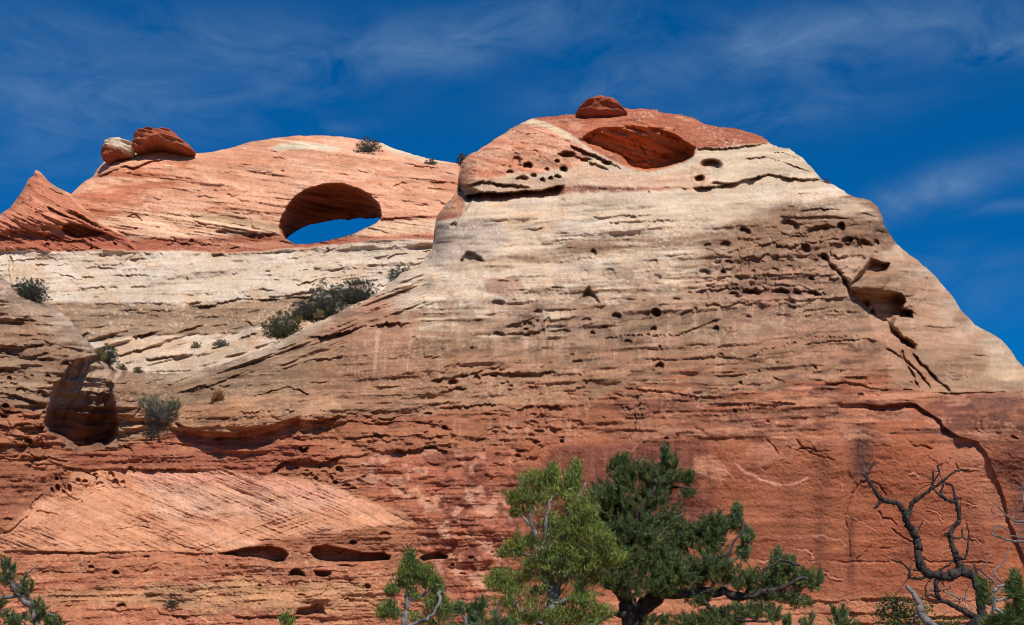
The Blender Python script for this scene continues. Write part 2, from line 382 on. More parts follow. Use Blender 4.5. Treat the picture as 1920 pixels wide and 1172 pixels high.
# ------------------------------------------------------------------ front cliff
TOPF = np.array([(-170, 480), (-60, 500), (0, 518), (30, 540), (60, 556), (95, 572), (128, 600), (165, 642), (190, 665), (215, 688), (245, 698), (285, 702),
    (330, 699), (380, 692), (430, 676), (480, 660), (500, 652), (540, 630), (600, 600), (640, 583), (690, 560), (720, 541), (750, 515), (780, 500), (800, 484), (810, 468), (813, 452), (814.5, 430),
    (819, 408), (826, 398), (840, 381), (852, 366), (857, 358), (859, 336), (861, 316), (866, 300), (880, 289), (905, 274), (940, 254), (965, 238), (985, 225), (1005, 219), (1040, 216), (1090, 214),
    (1115, 209), (1160, 204), (1200, 205), (1250, 210), (1290, 219), (1330, 233), (1370, 240), (1410, 248), (1435, 262), (1450, 272), (1480, 280), (1505, 295), (1525, 318), (1541, 338),
    (1560, 344), (1580, 355), (1603, 371), (1630, 377), (1645, 388), (1655, 405), (1657, 418), (1668, 435), (1682, 458), (1700, 472), (1725, 490), (1745, 508), (1765, 530), (1785, 555), (1800, 582), (1828, 610), (1845, 617),
    (1870, 632), (1895, 655), (1905, 672), (1920, 690), (1960, 715), (2010, 735), (2100, 745)], float)
F = Sheet(-165, 2095, 165, 1330, 1.25, 1)
U, V = F.U, F.V
# x coordinates of the silhouette must not go backwards
for i in range(1, len(TOPF)): TOPF[i, 0] = max(TOPF[i, 0], TOPF[i - 1, 0] + 1.0)
def topF(u): return np.interp(u, TOPF[:, 0], TOPF[:, 1])
F.base([(-160, 560, 113), (0, 530, 116), (0, 650, 113), (0, 760, 110), (0, 900, 109), (0, 1170, 107), (-160, 1170, 107), (-160, 850, 109), (0, 1320, 105), (1000, 1320, 114), (2000, 1320, 115),
    (60, 560, 117), (130, 610, 117), (180, 680, 116), (100, 720, 112), (300, 705, 121), (400, 695, 122), (500, 655, 124), (620, 595, 126), (720, 545, 128), (810, 470, 131),
    (300, 760, 117), (430, 770, 115.5), (600, 780, 116), (300, 850, 115), (450, 850, 115), (600, 900, 114.5), (200, 900, 114.8), (450, 900, 115), (400, 1020, 112.5), (200, 1020, 111.5), (650, 950, 114.5),
    (500, 1060, 112), (700, 1060, 113), (300, 1160, 110.5), (600, 1160, 111.5), (700, 700, 120), (800, 620, 124), (800, 780, 118), (800, 900, 116), (800, 1050, 115), (800, 1170, 114),
    (900, 400, 133), (870, 340, 136), (900, 500, 130), (1000, 600, 125.5), (1000, 700, 121.5), (1000, 800, 118), (1000, 1000, 116.5), (1000, 1170, 116),
    (1200, 360, 135), (1200, 450, 131), (1200, 560, 126.5), (1200, 680, 122), (1200, 780, 119), (1200, 1000, 117.5), (1200, 1170, 117),
    (1000, 240, 143), (1100, 215, 148), (1200, 230, 148), (1350, 250, 148), (1450, 275, 146), (1000, 330, 138), (1200, 330, 139), (1350, 320, 139), (1480, 320, 139),
    (1400, 400, 133), (1400, 500, 129), (1400, 620, 124.5), (1400, 740, 119.5), (1400, 900, 118), (1400, 1170, 118),
    (1560, 370, 136), (1640, 400, 137), (1580, 480, 131), (1560, 600, 126), (1560, 720, 120.5), (1600, 900, 118), (1700, 500, 136), (1700, 600, 131), (1760, 560, 137), (1800, 650, 131), (1850, 640, 136),
    (1900, 700, 132), (1750, 720, 125), (1900, 728, 127), (1700, 770, 119), (1900, 770, 119), (1900, 900, 117), (1900, 1170, 116), (2080, 760, 122), (2080, 1000, 116)])
# rounding towards the skyline
dsk = line_dist(F, TOPF)
t = 1 - np.clip(dsk / 46, 0, 1); F.D += (6.5 - 4.2 * ss(230, 280, U) * (1 - ss(760, 810, U))) * (1 - np.sqrt(np.clip(1 - t ** 2, 0, 1)))
# large undulation


# --- zones (polygons in photo pixels, soft and ragged)
zcap = F.mask([(985, 215), (1030, 230), (1062, 246), (1085, 262), (1110, 282), (1170, 312), (1220, 323), (1280, 303), (1306, 290), (1308, 277), (1360, 278), (1440, 270), (1470, 272), (1440, 200), (1000, 180)], 3, .8)
zleft = F.mask([(980, 218), (1035, 238), (1075, 262), (1108, 290), (1090, 310), (1020, 322), (950, 325), (905, 345), (862, 358), (845, 330), (860, 280)], 6)
zlens = F.mask([(-40, 1032), (10, 990), (80, 935), (130, 905), (140, 882), (250, 878), (420, 880), (520, 893), (610, 905), (690, 935), (760, 965), (778, 980), (700, 987), (600, 1000), (500, 1016), (430, 1035), (320, 1037), (200, 1034), (100, 1032)], 5)
zcone = F.mask([(1665, 700), (1660, 650), (1640, 600), (1600, 545), (1590, 500), (1660, 470), (1700, 440), (2100, 600), (2100, 738), (1920, 731), (1790, 736), (1700, 730)], 5)
wallline = [(-165, 745), (0, 755), (60, 768), (90, 790), (120, 835), (200, 838), (330, 800), (390, 812), (500, 800), (560, 785), (640, 780), (760, 780), (833, 768), (945, 762), (1040, 756), (1110, 752), (1160, 740), (1250, 728), (1340, 722), (1450, 716), (1540, 700), (1620, 690), (1660, 700), (1680, 730), (1800, 736), (2100, 733)]
zred = F.below(wallline, 10, 2.0, 8 + 34 * ss(1080, 1250, U) * (1 - ss(1600, 1660, U)))
midx = ss(760, 900, U)
zcream = (1 - F.below([(-165, 500), (700, 560), (780, 598), (900, 606), (1050, 585), (1250, 545), (1330, 500), (1420, 440), (1500, 400), (1620, 385), (1660, 380), (2100, 380)], 14, 3.0, 40)) * ss(660, 760, U)
zmid = (1 - zred) * (1 - zcream) * (1 - zcone)
zleftm = (1 - ss(230, 300, U)) * (1 - zred)
zblock = F.mask([(600, 770), (830, 768), (1100, 762), (1120, 850), (1010, 868), (900, 850), (780, 842), (700, 845), (600, 870), (520, 870), (560, 800)], 14) 
zblock = np.maximum(zblock, F.mask([(-165, 755), (85, 765), (95, 850), (120, 880), (-165, 865)], 10))
zblock = np.maximum(zblock, .8 * F.mask([(830, 690), (1110, 695), (1120, 765), (830, 765)], 12))
zwall = zred * ss(930, 1010, U) * ss(800, 850, V)
zblotch = F.mask([(700, 850), (800, 840), (960, 850), (1010, 880), (1000, 960), (960, 1050), (900, 1140), (780, 1175), (760, 1050), (790, 985), (740, 950), (650, 905)], 22)

# --- bedding: thin layers standing a little proud of one another
def bed(s, mask, slope, wl, amp, seed, curve=None, length=90, colour=.0, bias=0.0):
    b = s.V + s.wv * .5 - slope * s.U if curve is None else curve
    n = 0.6 * vnoise(s.U / length, b / wl, seed) + .4 * vnoise(s.U / (length * .45), b / (wl * .45), seed + 1) 
    n2 = np.clip((n - .5 + bias) * 4.2, -1, 1)
    s.D += mask * amp * .5 * n2
    if colour: s.C *= (1 - np.clip(mask, 0, 1) * colour * n2)[..., None]
F.C[:] = A(205, 165, 133)
E = F
# cream upper face
E.paint(zcream, (214, 186, 156)); 
E.paint(zcream * ss(.05, .5, fbm(U / 60, V / 22, 61, 4)), (228, 204, 178), .8)
E.paint(zcream * ss(.12, .4, fbm(U / 30, V / 16, 62, 4)), (224, 178, 134), .35)
# tan / brown middle
E.paint(zmid, (166, 130, 100)); E.paint(zmid * ss(-.1, .4, fbm(U / 90, V / 14, 63, 4)), (138, 107, 82), .8)
E.paint(zmid * ss(1250, 1400, U) * ss(-.2, .4, fbm(U / 60, V / 25, 64, 4)), (172, 124, 100), .7)
E.paint(zmid * (1 - ss(380, 760, U)) * (1 - zleftm), (158, 126, 100), .6)
E.paint(zleftm, (172, 138, 110), .9); E.paint(zleftm * ss(.0, .35, fbm(U / 50, V / 12, 66, 4)), (160, 118, 90), .8)
E.paint(zleftm * (1 - F.below([(-165, 590), (0, 575), (100, 620), (230, 700)], 14, 2)), (196, 170, 146), .75)
# the salmon beds that run across the middle, v 600..720
E.paint(F.mask([(640, 615), (780, 605), (800, 660), (1050, 650), (1300, 640), (1500, 622), (1650, 625), (1680, 725), (1400, 745), (1100, 755), (800, 770), (660, 770), (560, 730)], 30, 4), (178, 127, 97), .7)
E.paint(F.mask([(830, 690), (1110, 690), (1130, 760), (830, 762)], 12, 3), (192, 142, 108), .7)
# brown weathered band under the cream cap
bb = [(800, 498), (830, 490), (910, 483), (1010, 468), (1060, 455), (1110, 447), (1200, 441), (1300, 437), (1340, 425), (1400, 400), (1450, 385), (1560, 372), (1640, 380), (1662, 400), (1690, 460), (1600, 470), (1500, 450), (1420, 450), (1350, 462), (1200, 466), (1100, 480), (1010, 495), (900, 512), (840, 508)]
E.paint(E.mask(bb, 8, 2.0) * (.35 + .65 * ss(-.35, .2, fbm(U / 50, V / 8, 67, 4))), (146, 110, 84), .92)
E.paint(E.mask([(1310, 450), (1400, 400), (1500, 375), (1640, 385), (1690, 460), (1600, 540), (1450, 560), (1330, 600), (1300, 560)], 26, 4) * ss(-.5, .3, fbm(U / 40, V / 14, 68, 4)), (150, 112, 86), .8)
E.paint(E.mask([(1340, 470), (1530, 470), (1560, 540), (1480, 600), (1330, 540)], 22, 4) * ss(-.3, .3, fbm(U / 24, V / 16, 69, 3)), (184, 132, 108), .7)
E.paint(E.mask([(1545, 383), (1600, 380), (1650, 398), (1655, 415), (1600, 407), (1550, 400)], 5, 1.5), (214, 184, 152), .8)
E.paint(E.mask([(1560, 480), (1640, 470), (1690, 530), (1680, 590), (1600, 555)], 16, 2), (205, 168, 140), .7)
# greyish left shoulder, pale slabs on the ridge crest with their top light painted in
E.paint(E.mask([(800, 440), (850, 410), (905, 410), (960, 440), (905, 480), (850, 500), (790, 500)], 10, 2), (186, 164, 146), .8)
rid = (1 - ss(0, 26, dsk)) * ss(240, 330, U) * (1 - ss(800, 815, U)); E.paint(rid, (204, 178, 150), .8)
E.paint((1 - ss(0, 14, dsk)) * (1 - ss(200, 240, U)) * ss(60, 120, U), (198, 178, 156), .7)
E.paint(E.mask([(630, 590), (700, 555), (770, 575), (800, 605), (780, 625), (660, 625), (560, 650)], 8, 2), (196, 144, 112), .7)
# lichen-white crust
E.paint(E.mask([(740, 560), (800, 510), (900, 505), (1000, 520), (960, 580), (880, 606), (790, 600)], 30, 5) * ss(-.1, .35, fbm(U / 18, V / 14, 70, 5)), (220, 198, 172), .7)
E.paint(E.mask([(905, 520), (975, 520), (985, 548), (940, 556), (910, 548)], 4, 1.5), (186, 142, 118), .8)
E.paint(E.mask([(1250, 490), (1340, 500), (1320, 560), (1260, 540)], 24, 5) * ss(0, .4, fbm(U / 14, V / 12, 71, 5)), (222, 192, 160), .7)
# red zone
E.paint(zred, (178, 116, 84)); E.paint(zred * ss(-.1, .45, fbm(U / 70, V / 22, 72, 5)), (158, 98, 70), .85)
E.paint(zred * ss(1110, 1180, U) * (1 - ss(800, 835, V)) * ss(.0, .4, fbm(U / 60, V / 9, 73, 4)), (132, 76, 60), .8)
E.paint(zred * ss(1110, 1180, U) * (1 - ss(790, 815, V)) * ss(.05, .4, fbm(U / 80, V / 8, 74, 4)), (190, 118, 86), .7)
E.paint(zred * ss(1090, 1200, U) * (1 - ss(790, 820, V)) * (1 - ss(1660, 1720, U)) * ss(.15, .45, fbm(U / 40, V / 14, 75, 4)), (198, 130, 100), .6)
# smooth right wall
E.paint(zwall, (176, 107, 76)); E.paint(zwall * ss(.0, .5, fbm(U / 120, V / 14, 76, 4)), (166, 98, 69), .8)
E.paint(zwall * ss(1120, 1180, V + 12 * fbm(U / 30, V / 30, 77, 3)) * 0 + zwall * ss(1105, 1130, V + 14 * fbm(U / 30, V / 30, 77, 3)), (208, 138, 102), .85)
varn = F.mask([(1010, 870), (1040, 838), (1120, 835), (1200, 825), (1330, 815), (1340, 870), (1310, 900), (1360, 980), (1290, 1010), (1000, 1010), (940, 960), (960, 910)], 7, 3)
E.paint(varn, (122, 70, 58), .85)
E.paint(varn * ss(.1, .3, fbm(U / 7, V / 120, 78, 3)), (158, 98, 78), .5)
E.paint(F.mask([(1310, 850), (1345, 848), (1370, 880), (1355, 905), (1330, 890), (1300, 880)], 5, 3), (206, 142, 110), .9)
E.paint(F.mask([(1430, 835), (1462, 845), (1470, 865), (1440, 858), (1425, 850)], 5, 2), (200, 130, 100), .8)
# pale-red scar inside the great exfoliation arch
arch = [(1577, 758), (1600, 759), (1620, 757), (1647, 762), (1670, 759), (1690, 757), (1717, 758), (1733, 770), (1748, 779), (1763, 788), (1768, 800), (1785, 812), (1800, 820), (1830, 828), (1847, 847), (1857, 870), (1865, 888), (1875, 908), (1881, 929), (1887, 969), (1896, 985), (1903, 999), (1913, 1032), (1922, 1050), (1935, 1110), (1945, 1330)]
inarch = arch + [(1350, 1330), (1350, 900), (1450, 800)]
sl, d = F.sdf(inarch, 30, .5)
am = np.zeros_like(U); am[sl] = ss(-.8, 1.2, d); dd = np.zeros_like(U); dd[sl] = np.maximum(d, 0)
E.paint(am * ss(1560, 1700, U) * ss(1110, 1090, V) * 1.0 if False else am * ss(1560, 1660, U) * (1 - ss(1080, 1120, V)), (178, 104, 73), .9)
E.paint(am * np.exp(-(dd / 55) ** 2) * ss(1730, 1800, U) * (1 - ss(960, 1010, V)), (206, 140, 110), .65)
E.paint((1 - am) * F.mask([(1760, 740), (2100, 745), (2100, 1330), (1945, 1330), (1900, 980), (1870, 880), (1800, 810)], 8, 2) * ss(-.4, .2, fbm(U / 40, V / 50, 82, 4)), (136, 82, 66), .8)
for uu, w_, v0_, v1_, c_, a_ in [(1538, 11, 815, 1120, (112, 66, 54), .55), (1612, 15, 790, 930, (86, 62, 54), .9), (1597, 6, 960, 1130, (104, 60, 50), .7), (1630, 8, 790, 900, (110, 70, 58), .6),
        (1330, 7, 870, 980, (108, 66, 56), .5), (1290, 10, 860, 970, (110, 66, 56), .45), (1870, 12, 900, 1080, (130, 70, 54), .35), (960, 6, 900, 1100, (112, 62, 50), .4), (1480, 14, 880, 1060, (120, 72, 58), .4), (1702, 12, 930, 1100, (120, 70, 56), .4), (1222, 14, 840, 960, (104, 64, 54), .5), (1830, 16, 960, 1110, (126, 74, 60), .4), (1420, 8, 760, 900, (110, 70, 58), .45)]:
    w_ = w_ * 1.35; m_ = np.exp(-((U + 5 * fbm(U / 60, V / 40, 79, 2) - uu) / w_) ** 2) * ss(v0_ - 8, v0_ + 20, V) * (1 - ss(v1_ - 60, v1_, V)) * (.6 + .6 * vnoise(U / 2.5, V / 60, 80)); E.paint(m_, c_, a_)
for v_ in (975, 1010, 1052): E.mul(zwall * np.exp(-((V + 5 * fbm(U / 80, V / 40, 81, 3) - v_ - (U - 1500) * .02) / 3.5) ** 2), (1.25, 1.3, 1.35))
zv = zred * ss(1130, 1180, U) * (1 - ss(815, 840, V + 10 * fbm(U / 20, V / 20, 173, 3))) * ss(690, 720, V)
E.paint(zv * ss(.02, .12, fbm(U / 70, V / 13, 174, 5, .6)), (126, 80, 66), .7); E.paint(zv * ss(.06, .16, fbm(U / 50, V / 14, 175, 5, .6)), (204, 142, 112), .55)
E.paint(zv * ss(800, 830, V + 8 * fbm(U / 16, V / 16, 176, 3)) * 0 + F.mask([(1430, 790), (1520, 775), (1530, 800), (1500, 850), (1440, 880), (1400, 850)], 8, 4) * ss(-.1, .1, fbm(U / 18, V / 12, 177, 5)), (198, 134, 106), .7)
E.paint((1 - am) * zred * ss(1760, 1800, U) * ss(.0, .12, fbm(U / 36, V / 26, 178, 5, .6)), (118, 76, 66), .6)
dep = np.zeros_like(U); dep[sl] = ss(-.6, 1.0, d) * (1.15 * np.exp(-np.maximum(d, 0) / 260))
F.D += dep * ss(1560, 1640, U) * (.85 - .50 * ss(1770, 1860, U))
# blotchy spalled pink zone
E.paint(zblotch, (186, 112, 84), .9); E.paint(zblotch * ss(.05, .12, fbm(U / 26, V / 20, 83, 5)), (136, 80, 64), .85); E.paint(zblotch * ss(.10, .3, fbm(U / 20, V / 18, 84, 5)), (222, 162, 132), .75)
f1, f2, cid = voronoi(U / 34 + .35 * fbm(U / 22, V / 22, 85, 3), V / 26 + .35 * fbm(U / 22, V / 22, 86, 3), 87)
zsp = np.clip(zblotch + .7 * zred * ss(1180, 1240, U) * ss(790, 820, V) * (1 - ss(900, 940, V)) + .5 * zred * (1 - zwall) * (1 - zlens) * ss(870, 900, V), 0, 1)
F.D += zsp * .22 * (cid - .5) * ss(.0, .06, f2); E.mul(zsp * (1 - ss(.0, .05, f2)) * ss(.5, .6, vnoise(U / 30, V / 30, 88)), (1.35, 1.4, 1.42))
# the pale lens
E.paint(zlens, (218, 152, 114)); E.paint(zlens * ss(.0, .5, fbm(U / 100, (V - .42 * U) / 12, 89, 4)), (232, 172, 136), .8)
E.paint(F.mask([(270, 900), (420, 905), (600, 925), (640, 945), (520, 970), (300, 960)], 18, 4) * (.4 + .6 * vnoise(U / 60, (V - .4 * U) / 8, 90)), (230, 190, 164), .55)
E.paint(F.mask([(250, 880), (520, 890), (720, 950), (640, 935), (400, 905), (260, 905)], 9, 2), (226, 158, 132), .7)
E.paint(F.mask([(0, 870), (110, 880), (140, 905), (90, 935), (0, 985), (-165, 1000), (-165, 865)], 8, 2), (164, 102, 76), .85)
# red band over the lens
E.paint(F.mask([(120, 845), (240, 840), (330, 815), (560, 812), (640, 850), (520, 885), (420, 878), (140, 878)], 8, 2), (170, 100, 76), .9)
E.paint(F.mask([(210, 825), (330, 812), (560, 815), (600, 840), (300, 848)], 10, 3) * ss(-.1, .3, fbm(U / 16, V / 10, 91, 4)), (198, 134, 100), .7)
# bottom left
zbl = zred * (1 - ss(760, 860, U)) * ss(1030, 1042, V + .0 * U); E.paint(zbl, (198, 126, 92)); E.paint(zbl * ss(-.1, .4, fbm(U / 110, V / 12, 92, 4)), (184, 112, 84), .85)
E.paint(zbl * F.mask([(60, 1110), (300, 1098), (700, 1085), (760, 1140), (600, 1150), (300, 1135), (80, 1125)], 12, 4), (212, 156, 112), .75)
E.paint(zbl * ss(.25, .5, fbm(U / 7, V / 4, 93, 3)) * ss(-.1, .3, fbm(U / 70, V / 20, 94, 3)), (228, 168, 124), .8)
E.paint(F.mask([(265, 1100), (300, 1090), (380, 1100), (385, 1130), (280, 1132)], 5, 2), (186, 138, 104), .8)
E.paint(F.mask([(366, 1093), (400, 1088), (390, 1112), (372, 1106)], 4, 2), (222, 170, 126), .8)
# tan bulge left of the middle, above the overhang
E.paint(F.mask([(220, 745), (330, 780), (340, 765), (430, 742), (520, 738), (620, 748), (640, 775), (540, 788), (500, 800), (400, 812), (330, 808), (250, 800)], 7, 2), (206, 154, 116), .85)
E.paint(F.mask([(350, 780), (430, 760), (520, 780), (490, 800), (400, 812)], 10, 2), (172, 116, 80), .7)  # brown shadow of the overhanging nose, painted into the colour
# red cap, salmon flank
E.paint(zleft, (214, 152, 118)); E.paint(zleft * ss(.0, .4, fbm(U / 60, (V - .25 * U) / 8, 95, 4)), (196, 120, 86), .8)
E.paint(E.mask([(975, 228), (1000, 222), (1040, 236), (1066, 248), (1085, 262), (1060, 258), (1030, 240), (1000, 232)], 3, 1), (214, 190, 152), .9)
E.paint(zcap, (186, 106, 76)); E.paint(zcap * ss(.0, .4, fbm(U / 70, (V - .15 * U) / 9, 96, 4)), (200, 122, 90), .7); E.paint(zcap * ss(.32, .5, fbm(U / 40, V / 10, 97, 4)), (220, 156, 118), .7)
E.paint(F.mask([(862, 352), (900, 332), (960, 330), (1040, 332), (1100, 345), (1060, 352), (1000, 355), (900, 362), (870, 365)], 4, 1.5), (196, 158, 128), .85)
E.paint(F.mask([(1075, 305), (1110, 312), (1170, 322), (1230, 330), (1300, 315), (1330, 300), (1370, 345), (1250, 357), (1100, 348), (1060, 342)], 6, 2), (216, 172, 138), .9)
E.paint(F.mask([(1325, 282), (1400, 272), (1480, 280), (1530, 320), (1540, 338), (1450, 335), (1330, 345)], 4, 1.5), (216, 188, 156), .9)
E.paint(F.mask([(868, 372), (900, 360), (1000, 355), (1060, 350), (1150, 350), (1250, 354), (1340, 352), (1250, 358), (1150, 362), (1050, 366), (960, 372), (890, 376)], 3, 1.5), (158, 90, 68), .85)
# cone on the right
E.paint(zcone, (190, 150, 120)); E.paint(zcone * ss(-.05, .4, fbm(U / 70, (V - .1 * U) / 12, 98, 4)), (166, 126, 98), .8)
E.paint(zcone * (1 - ss(10, 60, dsk)) * ss(-.3, .3, fbm(U / 30, V / 30, 99, 4)), (218, 190, 160), .75)
E.paint(F.mask([(1860, 670), (1960, 700), (2090, 735), (1930, 728), (1840, 700)], 8, 2), (218, 184, 150), .8)
E.paint(F.mask([(1785, 695), (1805, 697), (1803, 722), (1788, 720)], 4, 1) * ss(-.1, .2, fbm(U / 20, V / 3, 100, 3)), (120, 78, 62), .8)
E.paint(F.mask([(1640, 600), (1700, 640), (1740, 700), (1780, 735), (1690, 730), (1640, 650)], 6, 2), (200, 146, 114), .7)
# dark desert varnish spots, mid right
for px_, py_, rx_, ry_ in [(1553, 677, 22, 9), (1585, 680, 14, 9), (1640, 660, 26, 14), (1595, 650, 30, 10), (1650, 690, 22, 9), (1240, 555, 20, 10), (1225, 617, 10, 16), (990, 590, 30, 14), (1480, 707, 26, 7), (1500, 745, 40, 5), (1240, 700, 26, 7), (1270, 745, 18, 9), (1540, 590, 20, 8), (860, 660, 30, 5)]:
    q = np.hypot((F.UW - px_) / rx_, (F.VW - py_) / ry_); E.paint((1 - ss(.4, 1.2, q)) * ss(-.25, .25, fbm(U / 12, V / 5, int(px_), 4)), (112, 76, 62), .75)
# water streaks, pale and dark, running down from ledges
for u0_, u1_, v0_, v1_, c_, a_ in [(645, 790, 612, 720, (214, 180, 152), .55), (960, 1270, 600, 700, (214, 178, 152), .75), (1280, 1420, 590, 670, (216, 174, 148), .55), (880, 960, 705, 760, (220, 178, 148), .6), (1180, 1240, 640, 690, (214, 180, 150), .6), (560, 820, 600, 780, (150, 110, 86), .3), (800, 1300, 560, 700, (140, 104, 84), .45), (820, 1100, 780, 840, (206, 150, 124), .5), (980, 1300, 690, 820, (206, 140, 110), .35)]:
    m_ = ss(.60, .78, .7 * vnoise(U / 6 + .02 * V, V / 260, int(u0_ + v0_)) + .3 * vnoise(U / 2.5, V / 90, int(u0_ + v0_) + 1)) * ss(u0_, u0_ + 20, U) * (1 - ss(u1_ - 20, u1_, U)) * ss(v0_, v0_ + 14, V) * (1 - ss(v1_ - 40, v1_, V)); E.paint(m_, c_, a_)

E.C *= (1 + .15 * fbm(U / 38, V / 11, 165, 4) * (1 - .5 * zwall))[..., None] * (1 + np.array([.0, .03, .06], np.float32) * fbm(U / 25, V / 18, 166, 3)[..., None])
wedge = F.mask([(812, 412), (820, 402), (840, 378), (858, 355), (872, 372), (872, 398), (850, 404), (826, 408)], 3, .5)
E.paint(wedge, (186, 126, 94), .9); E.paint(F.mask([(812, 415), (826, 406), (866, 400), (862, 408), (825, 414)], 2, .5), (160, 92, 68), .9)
pm = F.mask([(820, 540), (1000, 520), (1320, 490), (1580, 470), (1600, 600), (1300, 660), (1000, 680), (820, 670)], 26, 5)
E.paint(pm * ss(.03, .13, fbm(U / 42, V / 17, 180, 5, .6)), (140, 110, 86), .65); E.paint(pm * ss(.05, .13, fbm(U / 30, V / 20, 181, 5, .6)), (196, 156, 128), .5)
E.paint(zmid * (1 - pm) * ss(.08, .18, fbm(U / 50, V / 14, 182, 5, .6)), (130, 98, 76), .5); E.paint(zleftm * ss(.04, .14, fbm(U / 60, V / 16, 183, 5, .6)), (140, 104, 80), .5)
E.mul(ss(590, 720, V) * (1 - .6 * zlens), (.92, .92, .89)); E.mul(zcone, (.92, .90, .88))
# --- relief
F.D += (1 - .6 * zwall) * (1.1 * fbm(U / 160, V / 110, 41, 3) + .40 * fbm(U / 45, V / 30, 44, 3))
slopeF = lambda u, v: (.35 if v < 330 and u > 980 else (-.30 if (560 < v < 700 and 780 < u < 1620) else (.02 if v > 700 else -.10)))
horiz = (1 - zlens) * (1 - zwall * .8)
bed(F, horiz * (1 - zcap), -.03, 6.5, .16, 101, colour=.10)
bed(F, zmid * ss(-.2, .3, fbm(U / 120, V / 60, 102, 3)), -.33, 5, .16, 103, length=70, colour=.10)
bed(F, zlens, .42, 4.0, .06, 105, length=140, colour=.10); bed(F, zlens * F.mask([(330, 1035), (400, 1000), (560, 960), (640, 990), (480, 1030)], 16, 2), -.35, 5, .14, 107, colour=.06)
bed(F, zcap + zleft, .30, 5.5, .26, 109, length=80, colour=.12); bed(F, zcone, .08, 7, .16, 111, colour=.08)
bed(F, zleftm, .06, 7, .26, 113, colour=.10); bed(F, zwall, .02, 16, .02, 115, length=260, colour=.06)
zsh = F.mask([(270, 712), (400, 690), (520, 640), (640, 585), (740, 530), (800, 505), (815, 560), (760, 600), (640, 640), (540, 690), (420, 735), (300, 745)], 16, 2)
bed(F, zsh, -.38, 9, .9, 141, length=120, colour=.10); F.strata(zsh, .25, -.38, 3.4, seed=101, dark=.5); bed(F, zsh, -.38, 22, 1.4, 143, length=200)
bed(F, zleftm, .02, 17, .9, 145, length=130, colour=.06); bed(F, zmid * (1 - zsh) * ss(240, 320, U), -.07, 17, .55, 147, length=180, colour=.06); bed(F, zred * (1 - zwall) * (1 - zlens) * (1 - .8 * ss(850, 890, V)), 0, 15, .35, 149, length=150, colour=.05); bed(F, zcream, -.08, 20, .6, 151, length=220, colour=.03)
bed(F, zcream, -.06, 9, .12, 117, colour=.05)
rough = .35 + .65 * ss(-.3, .4, fbm(U / 80, V / 40, 120, 3)); rough = rough * (1 - .75 * zwall) * (1 - .45 * zlens)
F.D += rough * (.14 * fbm(U / 9, V / 6, 121, 4, .6)) + (.3 + .7 * rough) * .05 * fbm(U / 3.2, V / 2.6, 123, 2)
F.D += (1 - .85 * zwall) * .16 * np.minimum(0, fbm(U / 24, V / 11, 125, 4) + .1) * -1.0
# broken blocks
f1, f2, cid = voronoi(U / 21 + .4 * fbm(U / 15, V / 15, 131, 3), V / 11 + .4 * fbm(U / 15, V / 15, 132, 3), 133)
zblock = zblock * (.25 + .75 * ss(-.2, .25, fbm(U / 40, V / 22, 136, 3)))
F.D += zblock * ((cid - .5) * .5 + .3 * (1 - ss(0, .10, f2)) * ss(.35, .6, vnoise(U / 16, V / 12, 134)))
E.paint(zblock * ss(.80, .86, cid), (190, 122, 92), .4); E.mul(zblock * ss(.2, .1, cid) * 0, 1)
zb2 = (zmid * ss(1280, 1340, U) * (1 - ss(1560, 1640, U)) * (V < 590)) ; f1, f2, cid = voronoi(U / 26 + .4 * fbm(U / 15, V / 15, 135, 3), V / 13 + .4 * fbm(U / 15, V / 15, 136, 3), 137)
F.D += zb2 * ((cid - .5) * .5 + .25 * (1 - ss(0, .1, f2)))
zb3 = zleftm * .6; f1, f2, cid = voronoi(U / 40 + .4 * fbm(U / 15, V / 15, 138, 3), V / 15 + .4 * fbm(U / 15, V / 15, 139, 3), 140); F.D += zb3 * (cid - .5) * .6

E.mul(zcap, (.86, .88, .88))
F.strata(zmid * ss(240, 320, U), .20, -.04, seed=1); F.strata(zred * (1 - zwall) * (1 - zlens) * (1 - .6 * ss(830, 880, V)), .2, .0, seed=11, dark=.45); F.strata(zred * ss(1050, 1150, U) * (1 - ss(820, 850, V)), .34, .0, 4.2, seed=21, dark=.6)
F.strata(zcream, .12, -.07, seed=31, dark=.4); F.strata(zleftm, .24, .05, 3.6, seed=41, dark=.6, deep=.16); F.strata(zlens, .07, .42, 3, seed=51, dark=.3); F.strata(zcap + zleft, .16, .3, 3, seed=61, dark=.5, deep=.15); F.strata(zcone, .14, .1, 3.4, seed=71, dark=.4); F.strata(zwall, .03, .02, 7, seed=81, dark=.15, deep=.02)
F.strata(zmid * ss(-.2, .2, fbm(U / 90, V / 50, 171, 2)) * ss(800, 900, U) * ss(560, 590, V), .14, -.35, 3, seed=91, dark=.5)
F.grain(zcream, (240, 220, 194), .5, 1); F.grain(zmid, (214, 182, 150), .5, 11); F.grain(zred * (1 - zwall) * (1 - zlens), (214, 158, 122), .45, 21); F.grain(zbl, (232, 182, 140), .7, 31); F.grain(zcap + zleft, (228, 170, 132), .4, 41); F.grain(zcone, (222, 190, 156), .4, 51); F.grain(zlens, (240, 192, 158), .3, 61); F.grain(zwall, (196, 122, 92), .25, 71)
E.mul(zbl * ss(-.1, .3, fbm(U / 90, V / 16, 172, 4)), (.86, .88, .9))
F.bulge(238, 745, 34, 36, 1.3, .4)
